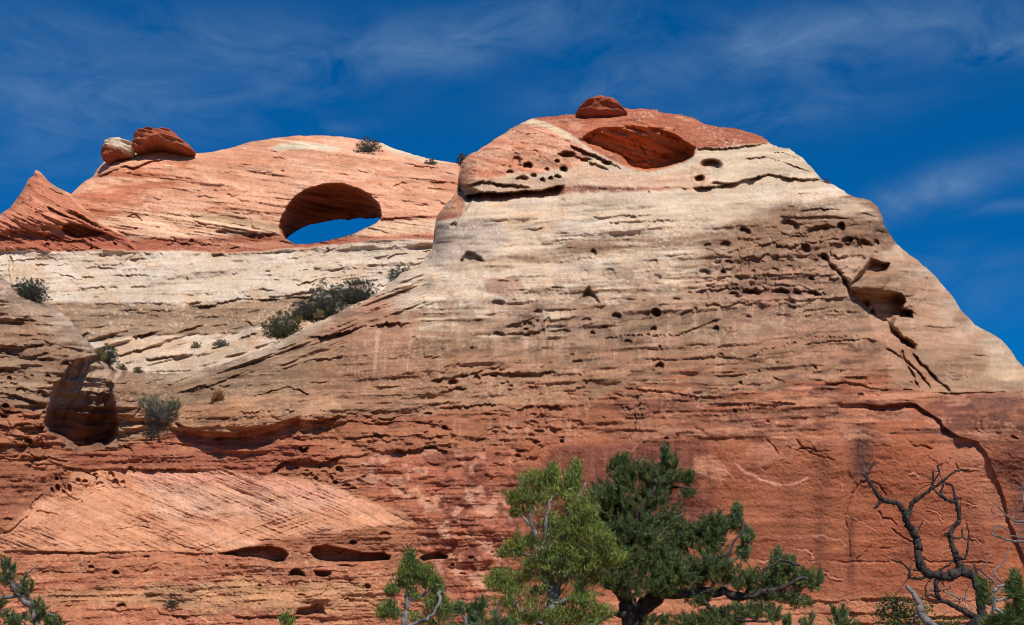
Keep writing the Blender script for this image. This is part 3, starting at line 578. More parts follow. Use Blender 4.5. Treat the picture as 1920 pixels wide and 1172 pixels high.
# --- named overhangs, shelves and cracks
LG = F.ledge
LG([(-165, 640), (0, 648), (45, 650), (90, 640), (130, 650)], .9, 9, .3); LG([(-165, 668), (0, 662), (60, 668), (120, 650), (165, 655)], .7, 8, .3)
LG([(-165, 745), (0, 737), (30, 742), (60, 752), (95, 762)], 1.2, 10, .3); LG([(-165, 728), (0, 725), (50, 728)], .7, 7)
LG([(-165, 855), (0, 858), (40, 862), (83, 857), (100, 868), (117, 873), (140, 878), (173, 881), (250, 878), (420, 880)], .9, 7, .35)
LG([(-165, 800), (0, 795), (40, 802), (90, 800)], .8, 7, .3); LG([(0, 828), (30, 835), (80, 830), (110, 845)], .8, 6, .3)
LG([(500, 890), (530, 868), (560, 862), (593, 870), (613, 863), (633, 853), (673, 853), (700, 842), (733, 845), (767, 843), (800, 836), (850, 842)], 1.0, 7, .4, jit=1.6)
LG([(560, 632), (640, 624), (667, 615), (697, 609), (730, 604), (782, 606)], 1.5, 9, .5, jit=1.6, taper=50)
LG([(545, 688), (580, 674), (620, 672), (650, 662)], .7, 6, .2); LG([(590, 746), (612, 742), (640, 730)], .6, 5, .2)
LG([(803, 718), (830, 710), (870, 705), (930, 700), (1000, 697), (1050, 695)], 1.0, 7, .3, jit=1.5)
LG([(820, 765), (870, 762), (910, 758), (945, 760), (970, 765), (1000, 757), (1040, 762), (1110, 760)], 1.1, 7, .35, jit=1.6)
LG([(640, 785), (700, 795), (760, 790), (830, 800)], .7, 6, .2); LG([(640, 820), (720, 815), (790, 822), (860, 815)], .7, 6, .2)
LG([(1330, 706), (1385, 703), (1430, 694), (1455, 707), (1480, 718)], .5, 5, .2); LG([(1317, 757), (1400, 756), (1450, 752), (1500, 756)], .7, 5, .25)
LG([(1165, 728), (1253, 735), (1310, 745), (1350, 740)], .6, 5, .2); LG([(1200, 672), (1270, 676), (1330, 668), (1390, 672), (1430, 660)], .7, 6, .25); LG([(1500, 648), (1560, 640), (1620, 632), (1650, 640)], .6, 5, .25)
LG([(1640, 732), (1667, 731), (1720, 730), (1747, 735), (1790, 737), (1850, 735), (1920, 732), (2090, 735)], .9, 5, .4, jit=.5); LG([(1540, 720), (1590, 716), (1640, 728), (1680, 731)], .5, 5, .2)
LG([(1690, 748), (1780, 744), (1880, 748), (2090, 746)], .4, 6, .1, jit=.6)
LG([(868, 366), (900, 362), (960, 360), (1020, 354), (1060, 347)], 5.2, 16, 1.4, brk=.2); LG([(1050, 352), (1150, 355), (1250, 352), (1300, 354)], .6, 5, .2); LG([(864, 350), (900, 340), (960, 345), (1000, 350)], 2.0, 7, .7, brk=.4)
LG([(1296, 352), (1345, 348), (1400, 336), (1440, 328), (1480, 334), (1545, 337)], 3.4, 10, 1.2, brk=.3); LG([(1300, 280), (1320, 277), (1360, 279), (1400, 274), (1450, 270)], 2.6, 8, .8, brk=.4); LG([(1390, 300), (1440, 296), (1490, 312), (1530, 326)], 1.6, 7, .5); LG([(1420, 285), (1470, 288), (1510, 302)], 1.3, 6, .4); LG([(1062, 268), (1100, 285), (1140, 303), (1170, 318)], 2.2, 8, .9, brk=.4); LG([(1040, 286), (1080, 292), (1110, 306), (1145, 318)], 2.4, 8, .9, brk=.4)
LG([(1078, 400), (1130, 408), (1160, 403), (1230, 402)], .6, 4, .2); LG([(948, 434), (970, 428), (1000, 430), (1030, 422)], .6, 4, .2, taper=8); LG([(910, 413), (960, 412), (1040, 411)], .35, 3, .1)
LG([(985, 444), (1040, 443), (1120, 440), (1150, 437)], .3, 3, .1); LG([(1115, 417), (1200, 414), (1290, 410)], .4, 4, .15)
LG([(1490, 395), (1540, 388), (1600, 395), (1655, 408)], .9, 6, .3); LG([(1340, 520), (1420, 516), (1500, 512), (1560, 520)], .6, 5, .25); LG([(1300, 545), (1400, 545), (1480, 540), (1560, 548)], .9, 7, .4, jit=2)
LG([(1560, 460), (1620, 455), (1680, 470)], .8, 6, .3); LG([(1500, 590), (1560, 580), (1610, 585)], .7, 6, .3)
LG([(1700, 618), (1740, 612), (1770, 615), (1800, 612), (1850, 618)], .5, 5, .2); LG([(1720, 570), (1770, 568), (1790, 572)], .35, 4, .1)
LG([(0, 1032), (150, 1036), (300, 1034), (420, 1038)], .4, 5, .3); LG([(290, 1134), (300, 1150), (345, 1154), (378, 1150)], 1.1, 5, .5, taper=10); LG([(430, 1153), (480, 1156), (530, 1153), (620, 1160)], .6, 4, .3)
LG([(80, 1115), (200, 1118), (330, 1112), (450, 1118)], .35, 4, .15); LG([(450, 1095), (560, 1088), (680, 1092)], .35, 4, .15); LG([(560, 1130), (640, 1120), (700, 1128)], .4, 4, .2)
LG([(850, 1003), (870, 1000), (920, 1004), (950, 1001)], .5, 4, .2); LG([(980, 1000), (1060, 990), (1150, 995)], .3, 4, .1)
LG([(1320, 1125), (1420, 1120), (1560, 1128), (1680, 1120), (1800, 1126), (1920, 1118)], .5, 6, .3); LG([(1320, 1150), (1450, 1155), (1600, 1148), (1750, 1156), (1900, 1150)], .6, 6, .3); LG([(1600, 1168), (1750, 1165), (1900, 1168)], .6, 6, .3)
LG([(405, 690), (370, 726), (460, 724), (400, 728)][0:0] or [(355, 726), (380, 722), (400, 729), (440, 722)], .5, 5, .2)
# overhanging tan nose right of the round alcove
F.bulge(440, 778, 130, 44, 1.9, -.05); F.bulge(590, 772, 85, 28, .9); F.bulge(265, 765, 60, 26, .5)
LG([(325, 790), (345, 800), (390, 812), (440, 811), (500, 801), (545, 786), (600, 789), (640, 780)], 1.5, 24, .2, jit=.8, taper=14)
LG([(420, 765), (470, 772), (520, 765), (560, 772)], .9, 7, .3, jit=2); LG([(232, 805), (280, 800), (330, 803)], .7, 6, .2)
# fins of the diagonal joint on the cone
F.cracks([([(1545, 486), (1575, 515), (1593, 542), (1612, 566)], 3.5, 7), ([(1600, 552), (1635, 587), (1660, 607), (1692, 640), (1712, 652)], 6.5, 13), ([(1660, 655), (1690, 670), (1715, 690), (1745, 728)], 2, 4.5), ([(1695, 645), (1725, 680), (1760, 715), (1782, 731)], 2.8, 6), ([(1690, 660), (1705, 690), (1722, 726)], 2, 5),
    ([(140, 950), (175, 925)], .3, 2), ([(64, 944), (58, 965), (40, 975), (25, 993), (10, 998)], 1.0, 2.6), ([(70, 960), (85, 963), (108, 967)], .6, 1.8), ([(82, 925), (66, 942)], .7, 2), ([(110, 890), (122, 915), (135, 925)], .5, 3),
    ([(220, 992), (245, 990), (255, 986), (275, 990)], .5, 1.6), ([(1598, 925), (1605, 914), (1615, 906), (1627, 903)], 1.0, 3), ([(1635, 903), (1650, 910), (1662, 928)], .7, 2), ([(1647, 960), (1658, 970), (1672, 973), (1684, 983)], .7, 2), ([(1677, 990), (1694, 1006), (1714, 1019)], .8, 2.2),
    ([(1557, 1052), (1590, 1054), (1640, 1053), (1670, 1053)], .4, 1.5), ([(1730, 1045), (1745, 1053), (1780, 1052), (1860, 1054)], .6, 1.8), ([(1598, 930), (1592, 950), (1585, 970), (1595, 1000), (1595, 1045)], .6, 2), ([(1605, 1050), (1627, 1032), (1637, 1018)], .5, 1.7), ([(1478, 835), (1500, 845), (1555, 842)], .4, 2), ([(1496, 825), (1508, 838), (1518, 848)], .6, 3), ([(1518, 846), (1550, 858), (1562, 862)], .4, 1.6),
    ([(1440, 828), (1455, 838), (1463, 852)], .5, 2.5), ([(1670, 815), (1690, 812), (1700, 820)], .4, 1.6), ([(1715, 812), (1722, 806)], .4, 2), ([(1640, 740), (1655, 748), (1655, 758)], .5, 2), ([(800, 702), (806, 720), (802, 738)], .6, 2), ([(865, 402), (897, 390), (893, 400)], .3, 2), ([(893, 393), (888, 405)], .8, 3),
    ([(795, 560), (792, 620), (795, 700), (800, 720)], .35, 3), ([(1465, 870), (1500, 885), (1540, 870)], .15, 1.5), ([(1310, 570), (1318, 552), (1325, 545)], .8, 2.4), ([(900, 450), (870, 470)], .2, 2), ([(880, 460), (900, 445), (915, 450)], .4, 2)])
E.paint(F.mask([(1378, 866), (1400, 880), (1430, 895), (1470, 905), (1490, 904), (1515, 893), (1515, 896), (1488, 909), (1450, 905), (1400, 888)], 1.6, 1), (232, 168, 138), .9)
F.recess([(1378, 866), (1430, 893), (1480, 903), (1530, 885), (1560, 920), (1500, 1010), (1350, 960)], -.0, 6)
# --- big cavities
dome = [(1087, 262), (1105, 248), (1120, 241), (1153, 241), (1193, 237), (1237, 239), (1263, 249), (1290, 266), (1307, 277), (1303, 293), (1280, 304), (1253, 315), (1220, 322), (1193, 320), (1173, 311), (1165, 297), (1133, 284), (1103, 272)]
F.recess(dome, .55, 5, 1.3, tilt=-22)
E.paint(F.mask(dome, 3, 1.3), (216, 128, 78), .85); E.paint(F.mask(dome, 3, 1.3) * ss(.12, .3, fbm(U / 40, (V - .35 * U) / 4, 150, 3)), (116, 66, 46), .6); F.D += F.mask(dome, 4, 1.3) * .7 * (vnoise(U / 60, (V - .3 * U) / 6, 152) - .5)  # cave lining brightened to orange: warm bounced light put into the colour
alc = [(88, 748), (98, 724), (118, 708), (126, 686), (148, 668), (185, 662), (214, 676), (238, 692), (234, 712), (210, 718), (206, 740), (216, 768), (224, 795), (216, 822), (193, 838), (143, 848), (117, 831), (93, 812), (84, 778)]
F.recess(alc, 2.1, 14, 1.6, tilt=-3.8); E.paint(F.mask(alc, 3, 1.6) * (1 - ss(752, 775, V)), (192, 160, 132), .9); E.paint(F.mask(alc, 3, 1.6) * ss(752, 775, V), (156, 112, 90), .9); E.paint(F.mask(alc, 4, .7) * ss(.1, .3, fbm((U + .6 * V) / 10, (V - U) / 60, 151, 3)), (120, 84, 68), .7)  # paler paint adds bounced light to the alcove; beds change halfway down
F.recess([(857, 350), (868, 350), (885, 352), (905, 361), (890, 370), (880, 386), (871, 400), (862, 396), (850, 385)], 1.8, 6, .4)
big = [(1597, 547), (1627, 543), (1660, 545), (1690, 550), (1699, 567), (1695, 578), (1712, 582), (1714, 598), (1682, 598), (1675, 612), (1673, 622), (1647, 600), (1623, 578), (1607, 562)]
F.recess(big, 3.6, 12, .8, tilt=-.5)
alc2 = [(1608, 512), (1630, 484), (1648, 488), (1672, 494), (1664, 512), (1632, 517), (1600, 535), (1592, 540)]
F.bulge(1628, 525, 44, 26, 1.5, -.3); F.bulge(1655, 545, 60, 12, 1.0, .1); F.recess(alc2, 2.8, 9, .8, tilt=-.4)
c1 = [(402, 1038), (425, 1036), (443, 1031), (467, 1026), (507, 1024), (530, 1028), (541, 1040), (533, 1053), (520, 1056), (493, 1051), (467, 1046), (457, 1048), (440, 1043)]
c2 = [(579, 1036), (587, 1024), (613, 1021), (647, 1027), (677, 1034), (700, 1036), (720, 1035), (733, 1044), (730, 1050), (700, 1053), (633, 1055), (600, 1053), (587, 1046)]
c3 = [(784, 1047), (800, 1038), (820, 1034), (838, 1043), (838, 1049), (813, 1051), (793, 1055)]
c4 = [(538, 1081), (545, 1069), (556, 1065), (568, 1072), (573, 1081), (556, 1080)]
c5 = [(587, 1069), (623, 1071), (622, 1078), (604, 1083), (592, 1079)]
c6 = [(551, 1153), (560, 1140), (585, 1137), (593, 1130), (604, 1135), (613, 1153), (590, 1152), (570, 1156)]
for c_, d_ in ((c1, 1.7), (c2, 1.8), (c3, 1.2), (c4, 1.1), (c5, .9), (c6, .8)): F.recess(c_, d_, 5, .5, tilt=-.3)
F.recess([(862, 490), (875, 471), (890, 474), (903, 482), (911, 494), (888, 491), (868, 497)], 1.0, 5, .4, tilt=-.3)
F.recess([(1095, 548), (1103, 535), (1109, 546), (1120, 556), (1126, 570), (1116, 566), (1106, 556), (1090, 564), (1084, 563)], .9, 4, .4)
for a_ in [(1393, 436, 11, 9), (1482, 423, 19, 13, 1.2), (1532, 432, 25, 12, 1.2, -.3), (1575, 428, 9, 14), (1587, 455, 8, 10), (1613, 457, 14, 7), (1650, 441, 22, 9, 1.1, .25), (1512, 464, 9, 10), (1545, 483, 11, 8), (1605, 467, 7, 6), (1638, 456, 7, 7),
        (1325, 459, 8, 4), (1358, 457, 9, 6), (1343, 494, 8, 5, .35), (1364, 493, 7, 5), (1321, 512, 10, 6), (1343, 510, 7, 5, .3), (1354, 513, 5, 6), (1395, 503, 7, 13, .35), (1408, 510, 6, 5), (1455, 487, 9, 7, .4), (1455, 506, 9, 6), (1480, 500, 10, 4),
        (1378, 558, 14, 7), (1410, 552, 17, 8), (1461, 549, 19, 8), (1492, 551, 12, 7), (1525, 548, 12, 6), (1303, 581, 4, 5), (1270, 560, 8, 4), (988, 312, 10, 8), (1025, 318, 5, 5), (1058, 318, 8, 8), (1045, 303, 6, 5), (1044, 332, 7, 5), (978, 335, 12, 7, .5), (967, 304, 8, 12, .4), (1017, 337, 5, 6),
        (955, 323, 6, 4), (1063, 290, 15, 7), (1098, 301, 13, 5), (1138, 307, 11, 5), (1000, 328, 7, 4), (1032, 335, 6, 5), (1335, 312, 22, 12, 1.4, .1), (1313, 336, 10, 9, 1.0), (1350, 344, 20, 4), (1115, 475, 6, 7), (1145, 512, 9, 9, .3), (1097, 513, 8, 8, .2), (1225, 495, 7, 9, .3), (1228, 522, 10, 7, .3),
        (933, 570, 13, 7, .5), (933, 625, 11, 6), (1008, 585, 9, 6, .35), (988, 605, 10, 5), (1025, 600, 5, 9, .6, .5), (987, 627, 8, 4), (1155, 594, 9, 8), (1228, 588, 10, 11), (1225, 622, 5, 7), (1345, 617, 6, 6), (1017, 619, 6, 7, .4), (1050, 623, 20, 4), (1347, 668, 9, 4), (1082, 680, 11, 5), (925, 708, 8, 5), (1097, 603, 10, 5, .4), (825, 657, 8, 6, .3), (860, 685, 5, 3),
        (15, 710, 5, 6), (57, 707, 5, 4), (92, 710, 7, 5), (120, 685, 8, 10, .6, .4), (72, 638, 19, 4), (55, 828, 8, 6), (37, 705, 8, 9, .3), (75, 740, 8, 9, .4), (40, 735, 9, 9, .4), (152, 1038, 6, 3), (225, 1136, 11, 6), (666, 1015, 6, 6), (723, 998, 12, 6, .5), (690, 1097, 6, 6), (468, 1085, 8, 3), (485, 1134, 2.5, 2.5, .3),
        (176, 893, 5, 4), (104, 897, 5, 5), (205, 893, 6, 7, .5), (149, 903, 5, 5), (160, 905, 5, 5), (213, 905, 6, 7, .6), (227, 905, 6, 6, .5), (185, 910, 6, 4, .4), (95, 920, 4, 8, .6), (107, 917, 5, 10, .7), (130, 917, 5, 9, .6), (118, 925, 4, 6, .5),
        (244, 878, 7, 4), (632, 903, 5, 5), (640, 880, 6, 8, .6, -.5), (650, 908, 7, 4), (663, 915, 8, 4), (680, 895, 7, 4, .3), (594, 898, 5, 6, .5), (584, 890, 5, 6, .4), (558, 877, 5, 4), (610, 885, 8, 5, .3), (625, 895, 5, 7, .4), (575, 882, 5, 4, .3), (1710, 590, 9, 6), (1840, 800, 5, 8, .2), (1900, 822, 9, 4, .4), (862, 1000, 12, 3), (865, 1076, 8, 3), (795, 1075, 7, 3)]:
    F.pocket(*a_)
    if a_[0] > 800 and 440 < a_[1] < 700:      # stained halo above, clean drip below
        q = np.hypot((F.UW - a_[0]) / (a_[2] * 2.6), (F.VW - a_[1] + a_[3]) / (a_[3] * 1.8)); E.mul((1 - ss(.3, 1.1, q)) * ss(-.5, .2, fbm(U / 9, V / 5, int(a_[0]) % 90, 3)), (.74, .74, .76))
        dl = 24 + 50 * F.rs.rand(); m_ = np.exp(-((F.U + .6 * F.wu - a_[0]) / (a_[2] * .75)) ** 2) * ss(a_[1] + a_[3] * .6, a_[1] + a_[3] * 1.5, V) * (1 - ss(a_[1] + dl * .4, a_[1] + dl, V)); E.paint(m_ * ss(-.6, .2, fbm(U / 3, V / 50, 185, 2)), (220, 178, 150), .4)
# small row of holes
for k in range(16): F.pocket(1165 + k * 8.2 + F.rs.randn() * 2, 632 + F.rs.randn() * 1.2, 2 + F.rs.rand() * 2, 2 + F.rs.rand() * 1.4)
for k in range(14): F.pocket(1510 + k * 7.5 + F.rs.randn() * 2, 636 - k * .6 + F.rs.randn() * 1.5, 2.2 + F.rs.rand() * 2, 1.8 + F.rs.rand() * 1.4)
for k in range(14): F.pocket(1420 + k * 5.5 + F.rs.randn() * 2, 656 - k * .9 + F.rs.randn() * 1.5, 2.2 + F.rs.rand() * 2, 1.8 + F.rs.rand() * 1.4)
# scattered small features
F.scatter_ledges(zred * (1 - zwall) * (1 - zlens), 190, 34, .42, 3.0, slopeF, .12)
F.scatter_ledges(zmid, 180, 36, .40, 3.0, slopeF, .12)
F.scatter_ledges(zcream, 110, 40, .26, 2.6, slopeF, .08)
F.scatter_ledges(zlens, 36, 50, .20, 2.4, lambda u, v: .42, .05)
F.scatter_ledges(zcap + zleft, 90, 44, .40, 3.2, lambda u, v: .30 if u < 1320 else .22, .12)
F.scatter_ledges(zcone, 60, 34, .28, 3.0, lambda u, v: .10, .08)
F.scatter_ledges(zwall, 46, 26, .16, 2.4, lambda u, v: -.25, .05)
F.scatter_ledges(zblock, 160, 24, .65, 4.0, slopeF, .2)
F.scatter_cracks(zred * (1 - .8 * zwall) * (1 - .8 * zlens), 50, 30, .6, 1.8, .1, .5); F.scatter_cracks(zwall + zblotch, 20, 34, .4, 1.5, .2, .4, col=(216, 154, 126), step=.05); F.scatter_cracks(zred * ss(820, 860, V) * (1 - zlens), 60, 26, .5, 1.6, .1, .9, col=(220, 160, 130), step=.12); F.scatter_cracks(zmid, 40, 30, .6, 1.7, -.2, .5); F.scatter_cracks(zcream, 30, 34, .45, 1.5, 0, .4); F.scatter_cracks(zcap + zleft, 50, 26, .6, 1.7, .3, .4); F.scatter_cracks(zcone, 40, 24, .5, 1.7, .2, .5)
F.scatter_pockets(zmid * ss(800, 900, U), 46, 4.5); F.scatter_pockets(zcream, 36, 3); F.scatter_pockets(zblock, 60, 4.5); F.scatter_pockets(zred * (1 - zwall) * (1 - zlens), 70, 3.2); F.scatter_pockets(zcap, 10, 3)
F.scatter_pockets(zmid * F.mask([(1440, 390), (1680, 400), (1700, 480), (1560, 500), (1440, 470)], 8), 40, 5)
E.C *= (1 + .10 * fbm(U / 5, V / 4, 160, 3))[..., None]
E.C *= (1 - .10 * np.clip(fbm(U / 3, V / 60, 161, 2), 0, 1) * ss(560, 600, V))[..., None]

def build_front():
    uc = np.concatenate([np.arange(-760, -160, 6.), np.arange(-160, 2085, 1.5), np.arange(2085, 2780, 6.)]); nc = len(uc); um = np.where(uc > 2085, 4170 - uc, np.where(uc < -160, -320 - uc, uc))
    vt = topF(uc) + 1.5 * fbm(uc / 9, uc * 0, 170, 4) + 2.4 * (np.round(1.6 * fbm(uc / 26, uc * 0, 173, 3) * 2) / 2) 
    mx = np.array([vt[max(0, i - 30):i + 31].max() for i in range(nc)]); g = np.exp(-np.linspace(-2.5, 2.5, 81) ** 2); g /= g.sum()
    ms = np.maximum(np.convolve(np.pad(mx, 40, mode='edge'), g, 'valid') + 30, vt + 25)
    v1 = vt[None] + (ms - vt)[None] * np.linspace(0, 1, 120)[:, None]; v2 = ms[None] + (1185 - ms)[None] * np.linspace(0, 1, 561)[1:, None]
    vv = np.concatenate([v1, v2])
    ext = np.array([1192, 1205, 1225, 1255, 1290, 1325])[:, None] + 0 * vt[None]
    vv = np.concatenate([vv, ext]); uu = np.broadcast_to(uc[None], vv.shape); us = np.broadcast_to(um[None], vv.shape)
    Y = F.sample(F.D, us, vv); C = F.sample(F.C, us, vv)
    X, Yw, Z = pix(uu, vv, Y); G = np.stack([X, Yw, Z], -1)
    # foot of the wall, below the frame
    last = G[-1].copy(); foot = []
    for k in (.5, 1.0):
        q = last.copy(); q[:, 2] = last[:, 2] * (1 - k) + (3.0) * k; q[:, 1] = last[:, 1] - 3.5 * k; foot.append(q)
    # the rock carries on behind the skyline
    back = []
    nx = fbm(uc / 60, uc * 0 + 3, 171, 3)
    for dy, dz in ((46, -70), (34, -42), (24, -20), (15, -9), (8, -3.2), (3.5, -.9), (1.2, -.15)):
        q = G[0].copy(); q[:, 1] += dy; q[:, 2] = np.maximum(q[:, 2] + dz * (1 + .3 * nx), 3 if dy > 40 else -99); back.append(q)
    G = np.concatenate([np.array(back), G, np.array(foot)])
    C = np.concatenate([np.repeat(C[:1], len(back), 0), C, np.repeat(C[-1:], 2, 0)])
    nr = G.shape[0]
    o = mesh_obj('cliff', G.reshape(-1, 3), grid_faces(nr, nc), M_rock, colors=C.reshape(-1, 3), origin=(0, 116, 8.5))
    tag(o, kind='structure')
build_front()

# ------------------------------------------------------------------ the fin with the arch, behind
TOPA = np.array([(-170, 430), (-60, 412), (0, 402), (20, 388), (42, 358), (50, 342), (54, 335), (63, 330), (66, 318), (75, 322), (85, 333), (90, 340), (108, 352), (125, 360), (133, 364), (145, 352), (160, 339), (175, 331), (182, 318), (198, 300), (215, 292), (240, 285), (262, 280), (290, 274), (312, 275), (335, 281), (365, 288), (400, 285), (440, 275), (470, 266), (520, 258), (560, 254.5), (600, 254), (640, 256), (672, 261), (715, 268), (740, 279), (775, 290), (800, 296), (830, 302), (862, 307), (880, 316), (905, 330), (960, 345)], float)
K = Sheet(-165, 960, 235, 800, 1.1, 2)
U, V = K.U, K.V
def topA(u): return np.interp(u, TOPA[:, 0], TOPA[:, 1])
E_ = 0
K.base([(-160, 480, 156), (0, 480, 155), (200, 480, 157), (400, 480, 157), (600, 480, 157), (800, 470, 156), (950, 470, 156), (-160, 560, 151), (0, 560, 150), (200, 565, 151), (400, 565, 151), (600, 545, 152), (800, 530, 153), (200, 620, 147), (400, 620, 146.5), (600, 590, 149), (240, 670, 141.5), (400, 670, 140), (600, 640, 144), (300, 720, 136), (100, 720, 140), (600, 760, 134), (-160, 760, 140), (900, 760, 140),
    (200, 400, 160), (400, 400, 161), (600, 400, 161), (800, 400, 160), (200, 320, 166), (400, 300, 166), (600, 270, 168), (800, 310, 166), (950, 330, 166), (600, 330, 163), (0, 430, 157), (400, 350, 163)])
dsk = line_dist(K, TOPA)
t = 1 - np.clip(dsk / 36, 0, 1); K.D += 5 * (1 - np.sqrt(np.clip(1 - t ** 2, 0, 1)))
K.D += .8 * fbm(U / 130, V / 90, 201, 3) + .35 * fbm(U / 40, V / 26, 202, 3)
E = K
baseline = [(-165, 462), (0, 461), (50, 461), (110, 472), (150, 470), (200, 468), (300, 470), (420, 474), (520, 469), (620, 461), (700, 450), (815, 444), (960, 440)]
zw = K.below(baseline, 3, 1.0); zfin = 1 - zw
mound = [(-170, 425), (0, 398), (40, 350), (60, 315), (90, 338), (128, 368), (150, 390), (190, 420), (235, 440), (260, 470), (-170, 470)]
zmo = K.mask(mound, 3, .6)
K.D -= zmo * 3.5 * (1 - .9 * ss(405, 455, V))
K.C[:] = A(216, 190, 162)
E.paint(zw * ss(.0, .45, fbm(U / 60, V / 18, 203, 4)), (226, 204, 180), .8); E.paint(zw * ss(.1, .4, fbm(U / 40, V / 20, 204, 4)), (214, 172, 134), .5)
bandA = [(-165, 562), (130, 567), (230, 570), (350, 573), (480, 563), (560, 552), (640, 560), (560, 590), (500, 610), (440, 622), (330, 628), (130, 640), (-165, 640)]
zb = K.mask(bandA, 4, 1.2); E.paint(zb, (158, 126, 98), .9); E.paint(zb * ss(-.1, .4, fbm(U / 70, V / 7, 205, 4)), (142, 110, 84), .8); E.paint(zb * ss(.32, .5, fbm(U / 8, V / 4, 206, 3)), (214, 166, 122), .7)
E.paint(K.mask([(200, 640), (330, 632), (360, 650), (260, 665), (215, 660)], 6, 2), (218, 176, 138), .7)
E.paint(K.mask([(440, 640), (520, 610), (600, 590), (560, 620), (470, 650)], 6, 2), (206, 150, 116), .6)
E.paint(K.mask([(330, 665), (480, 620), (520, 625), (400, 680), (330, 690)], 8, 2), (190, 160, 130), .6)
E.paint(K.mask([(14, 468), (60, 466), (105, 480), (95, 530), (20, 520)], 10, 3) * ss(-.2, .3, fbm(U / 20, V / 20, 207, 3)), (196, 164, 136), .6)
E.paint(zfin, (228, 166, 130)); E.paint(zfin * ss(-.1, .4, fbm(U / 60, (V - .12 * U) / 14, 208, 4)), (212, 142, 106), .75); E.paint(zfin * ss(.15, .4, fbm(U / 40, (V - .12 * U) / 8, 209, 4)), (240, 186, 150), .65)
E.paint(zfin * K.mask([(150, 340), (260, 300), (360, 300), (330, 350), (240, 400), (160, 400)], 20, 4) * ss(-.2, .3, fbm(U / 50, V / 8, 210, 4)), (182, 102, 68), .8)
pale = K.mask([(165, 405), (230, 392), (330, 398), (420, 395), (500, 408), (525, 430), (490, 445), (440, 450), (360, 455), (260, 455), (200, 435)], 8, 3)
E.paint(pale * (.45 + .55 * ss(-.2, .25, fbm(U / 90, (V - .14 * U) / 6, 211, 4))), (236, 196, 158), .8)
E.paint(K.mask([(350, 398), (440, 402), (520, 420), (520, 432), (430, 415), (360, 408)], 4, 2), (172, 136, 98), .8)
E.paint(K.mask([(420, 425), (470, 432), (520, 436), (500, 450), (450, 448)], 5, 2), (116, 84, 60), .75)
E.paint(K.mask([(505, 276), (522, 269), (560, 263), (600, 268), (620, 271), (646, 280), (620, 284), (590, 280), (545, 283), (515, 282)], 2.2, 1.3), (230, 206, 172), .95)
E.paint(zfin * (1 - ss(2, 9, dsk)) * ss(700, 720, U) * (1 - ss(820, 850, U)), (224, 200, 170), .9)
E.paint(K.mask([(715, 268), (745, 284), (800, 300), (790, 304), (740, 290), (712, 276)], 2, 1), (218, 192, 160), .7)
E.paint(zfin * ss(438, 450, V + .02 * (U - 400)) * (1 - ss(640, 700, U)), (166, 92, 66), .9)
E.paint(K.mask([(350, 455), (530, 450), (560, 459), (520, 466), (380, 464)], 3, 1), (212, 150, 116), .5)
E.paint(K.mask([(715, 405), (745, 408), (775, 404), (960, 402), (960, 412), (770, 412), (722, 416)], 2, 1), (164, 92, 68), .85)
E.paint(K.mask([(712, 416), (780, 411), (960, 411), (960, 430), (760, 436), (690, 444), (660, 446)], 3, 1), (228, 186, 150), .9)
E.paint(K.mask([(600, 458), (700, 446), (800, 438), (960, 436), (960, 444), (760, 448), (640, 461)], 2, 1), (170, 98, 72), .8)
E.paint(zmo, (206, 130, 98)); E.paint(zmo * ss(.0, .4, fbm(U / 40, (V - .45 * U) / 8, 212, 4)), (180, 104, 76), .8); E.paint(zmo * ss(.25, .5, fbm(U / 50, (V - .4 * U) / 7, 213, 4)), (226, 160, 122), .8)
E.paint(K.mask([(86, 330), (96, 345), (122, 358), (122, 362), (95, 350)], 2, .6), (176, 150, 112), .8)
E.paint(zmo * ss(436, 446, V), (164, 92, 68), .8)
E.C *= (1 + .12 * fbm(U / 36, V / 10, 265, 4))[..., None]
K.strata(zw, .09, -.05, seed=1, dark=.35); K.strata(zb, .16, 0, seed=11, dark=.4); K.strata(zfin * (1 - zmo), .12, .13, 3, seed=21, dark=.35); K.strata(zmo, .2, .45, 3.2, seed=31, dark=.5, deep=.2); K.strata(pale, .16, .16, 3, seed=41, dark=.5)
K.grain(zw, (242, 226, 204), .5, 1); K.grain(zb, (214, 176, 136), .6, 11); K.grain(zfin * (1 - zmo), (244, 200, 164), .4, 21); K.grain(zmo, (224, 164, 124), .4, 31)
# relief
bed(K, zfin * (1 - zmo), .13, 5.5, .24, 221, length=90, colour=.09); bed(K, zmo, .45, 5.5, .42, 223, length=60, colour=.10); bed(K, zw, -.06, 9, .30, 225, length=80, colour=.04)
bed(K, zw * (1 - ss(600, 620, V)), -.04, 20, .8, 243, length=180, colour=.03); bed(K, zfin * (1 - zmo), .14, 20, .5, 245, length=160, colour=.03); bed(K, zb, 0, 5, .3, 227, colour=.06); bed(K, pale, .16, 4.5, .22, 229, length=120, colour=.10)
slab = zw * ss(600, 630, V + .0 * U); bed(K, slab, -.25, 11, 1.5, 231, length=110, colour=.03)
K.D += (.35 + .65 * ss(-.3, .4, fbm(U / 80, V / 40, 233, 3))) * .18 * fbm(U / 9, V / 6, 234, 4, .6); K.D -= .25 * np.minimum(0, fbm(U / 26, V / 13, 236, 4) + .1)
LG = K.ledge
LG([(-165, 461), (0, 461), (60, 462), (120, 473), (200, 468), (300, 471), (420, 474), (520, 469), (640, 458), (740, 446), (860, 442)], -.8, 9, -.2)
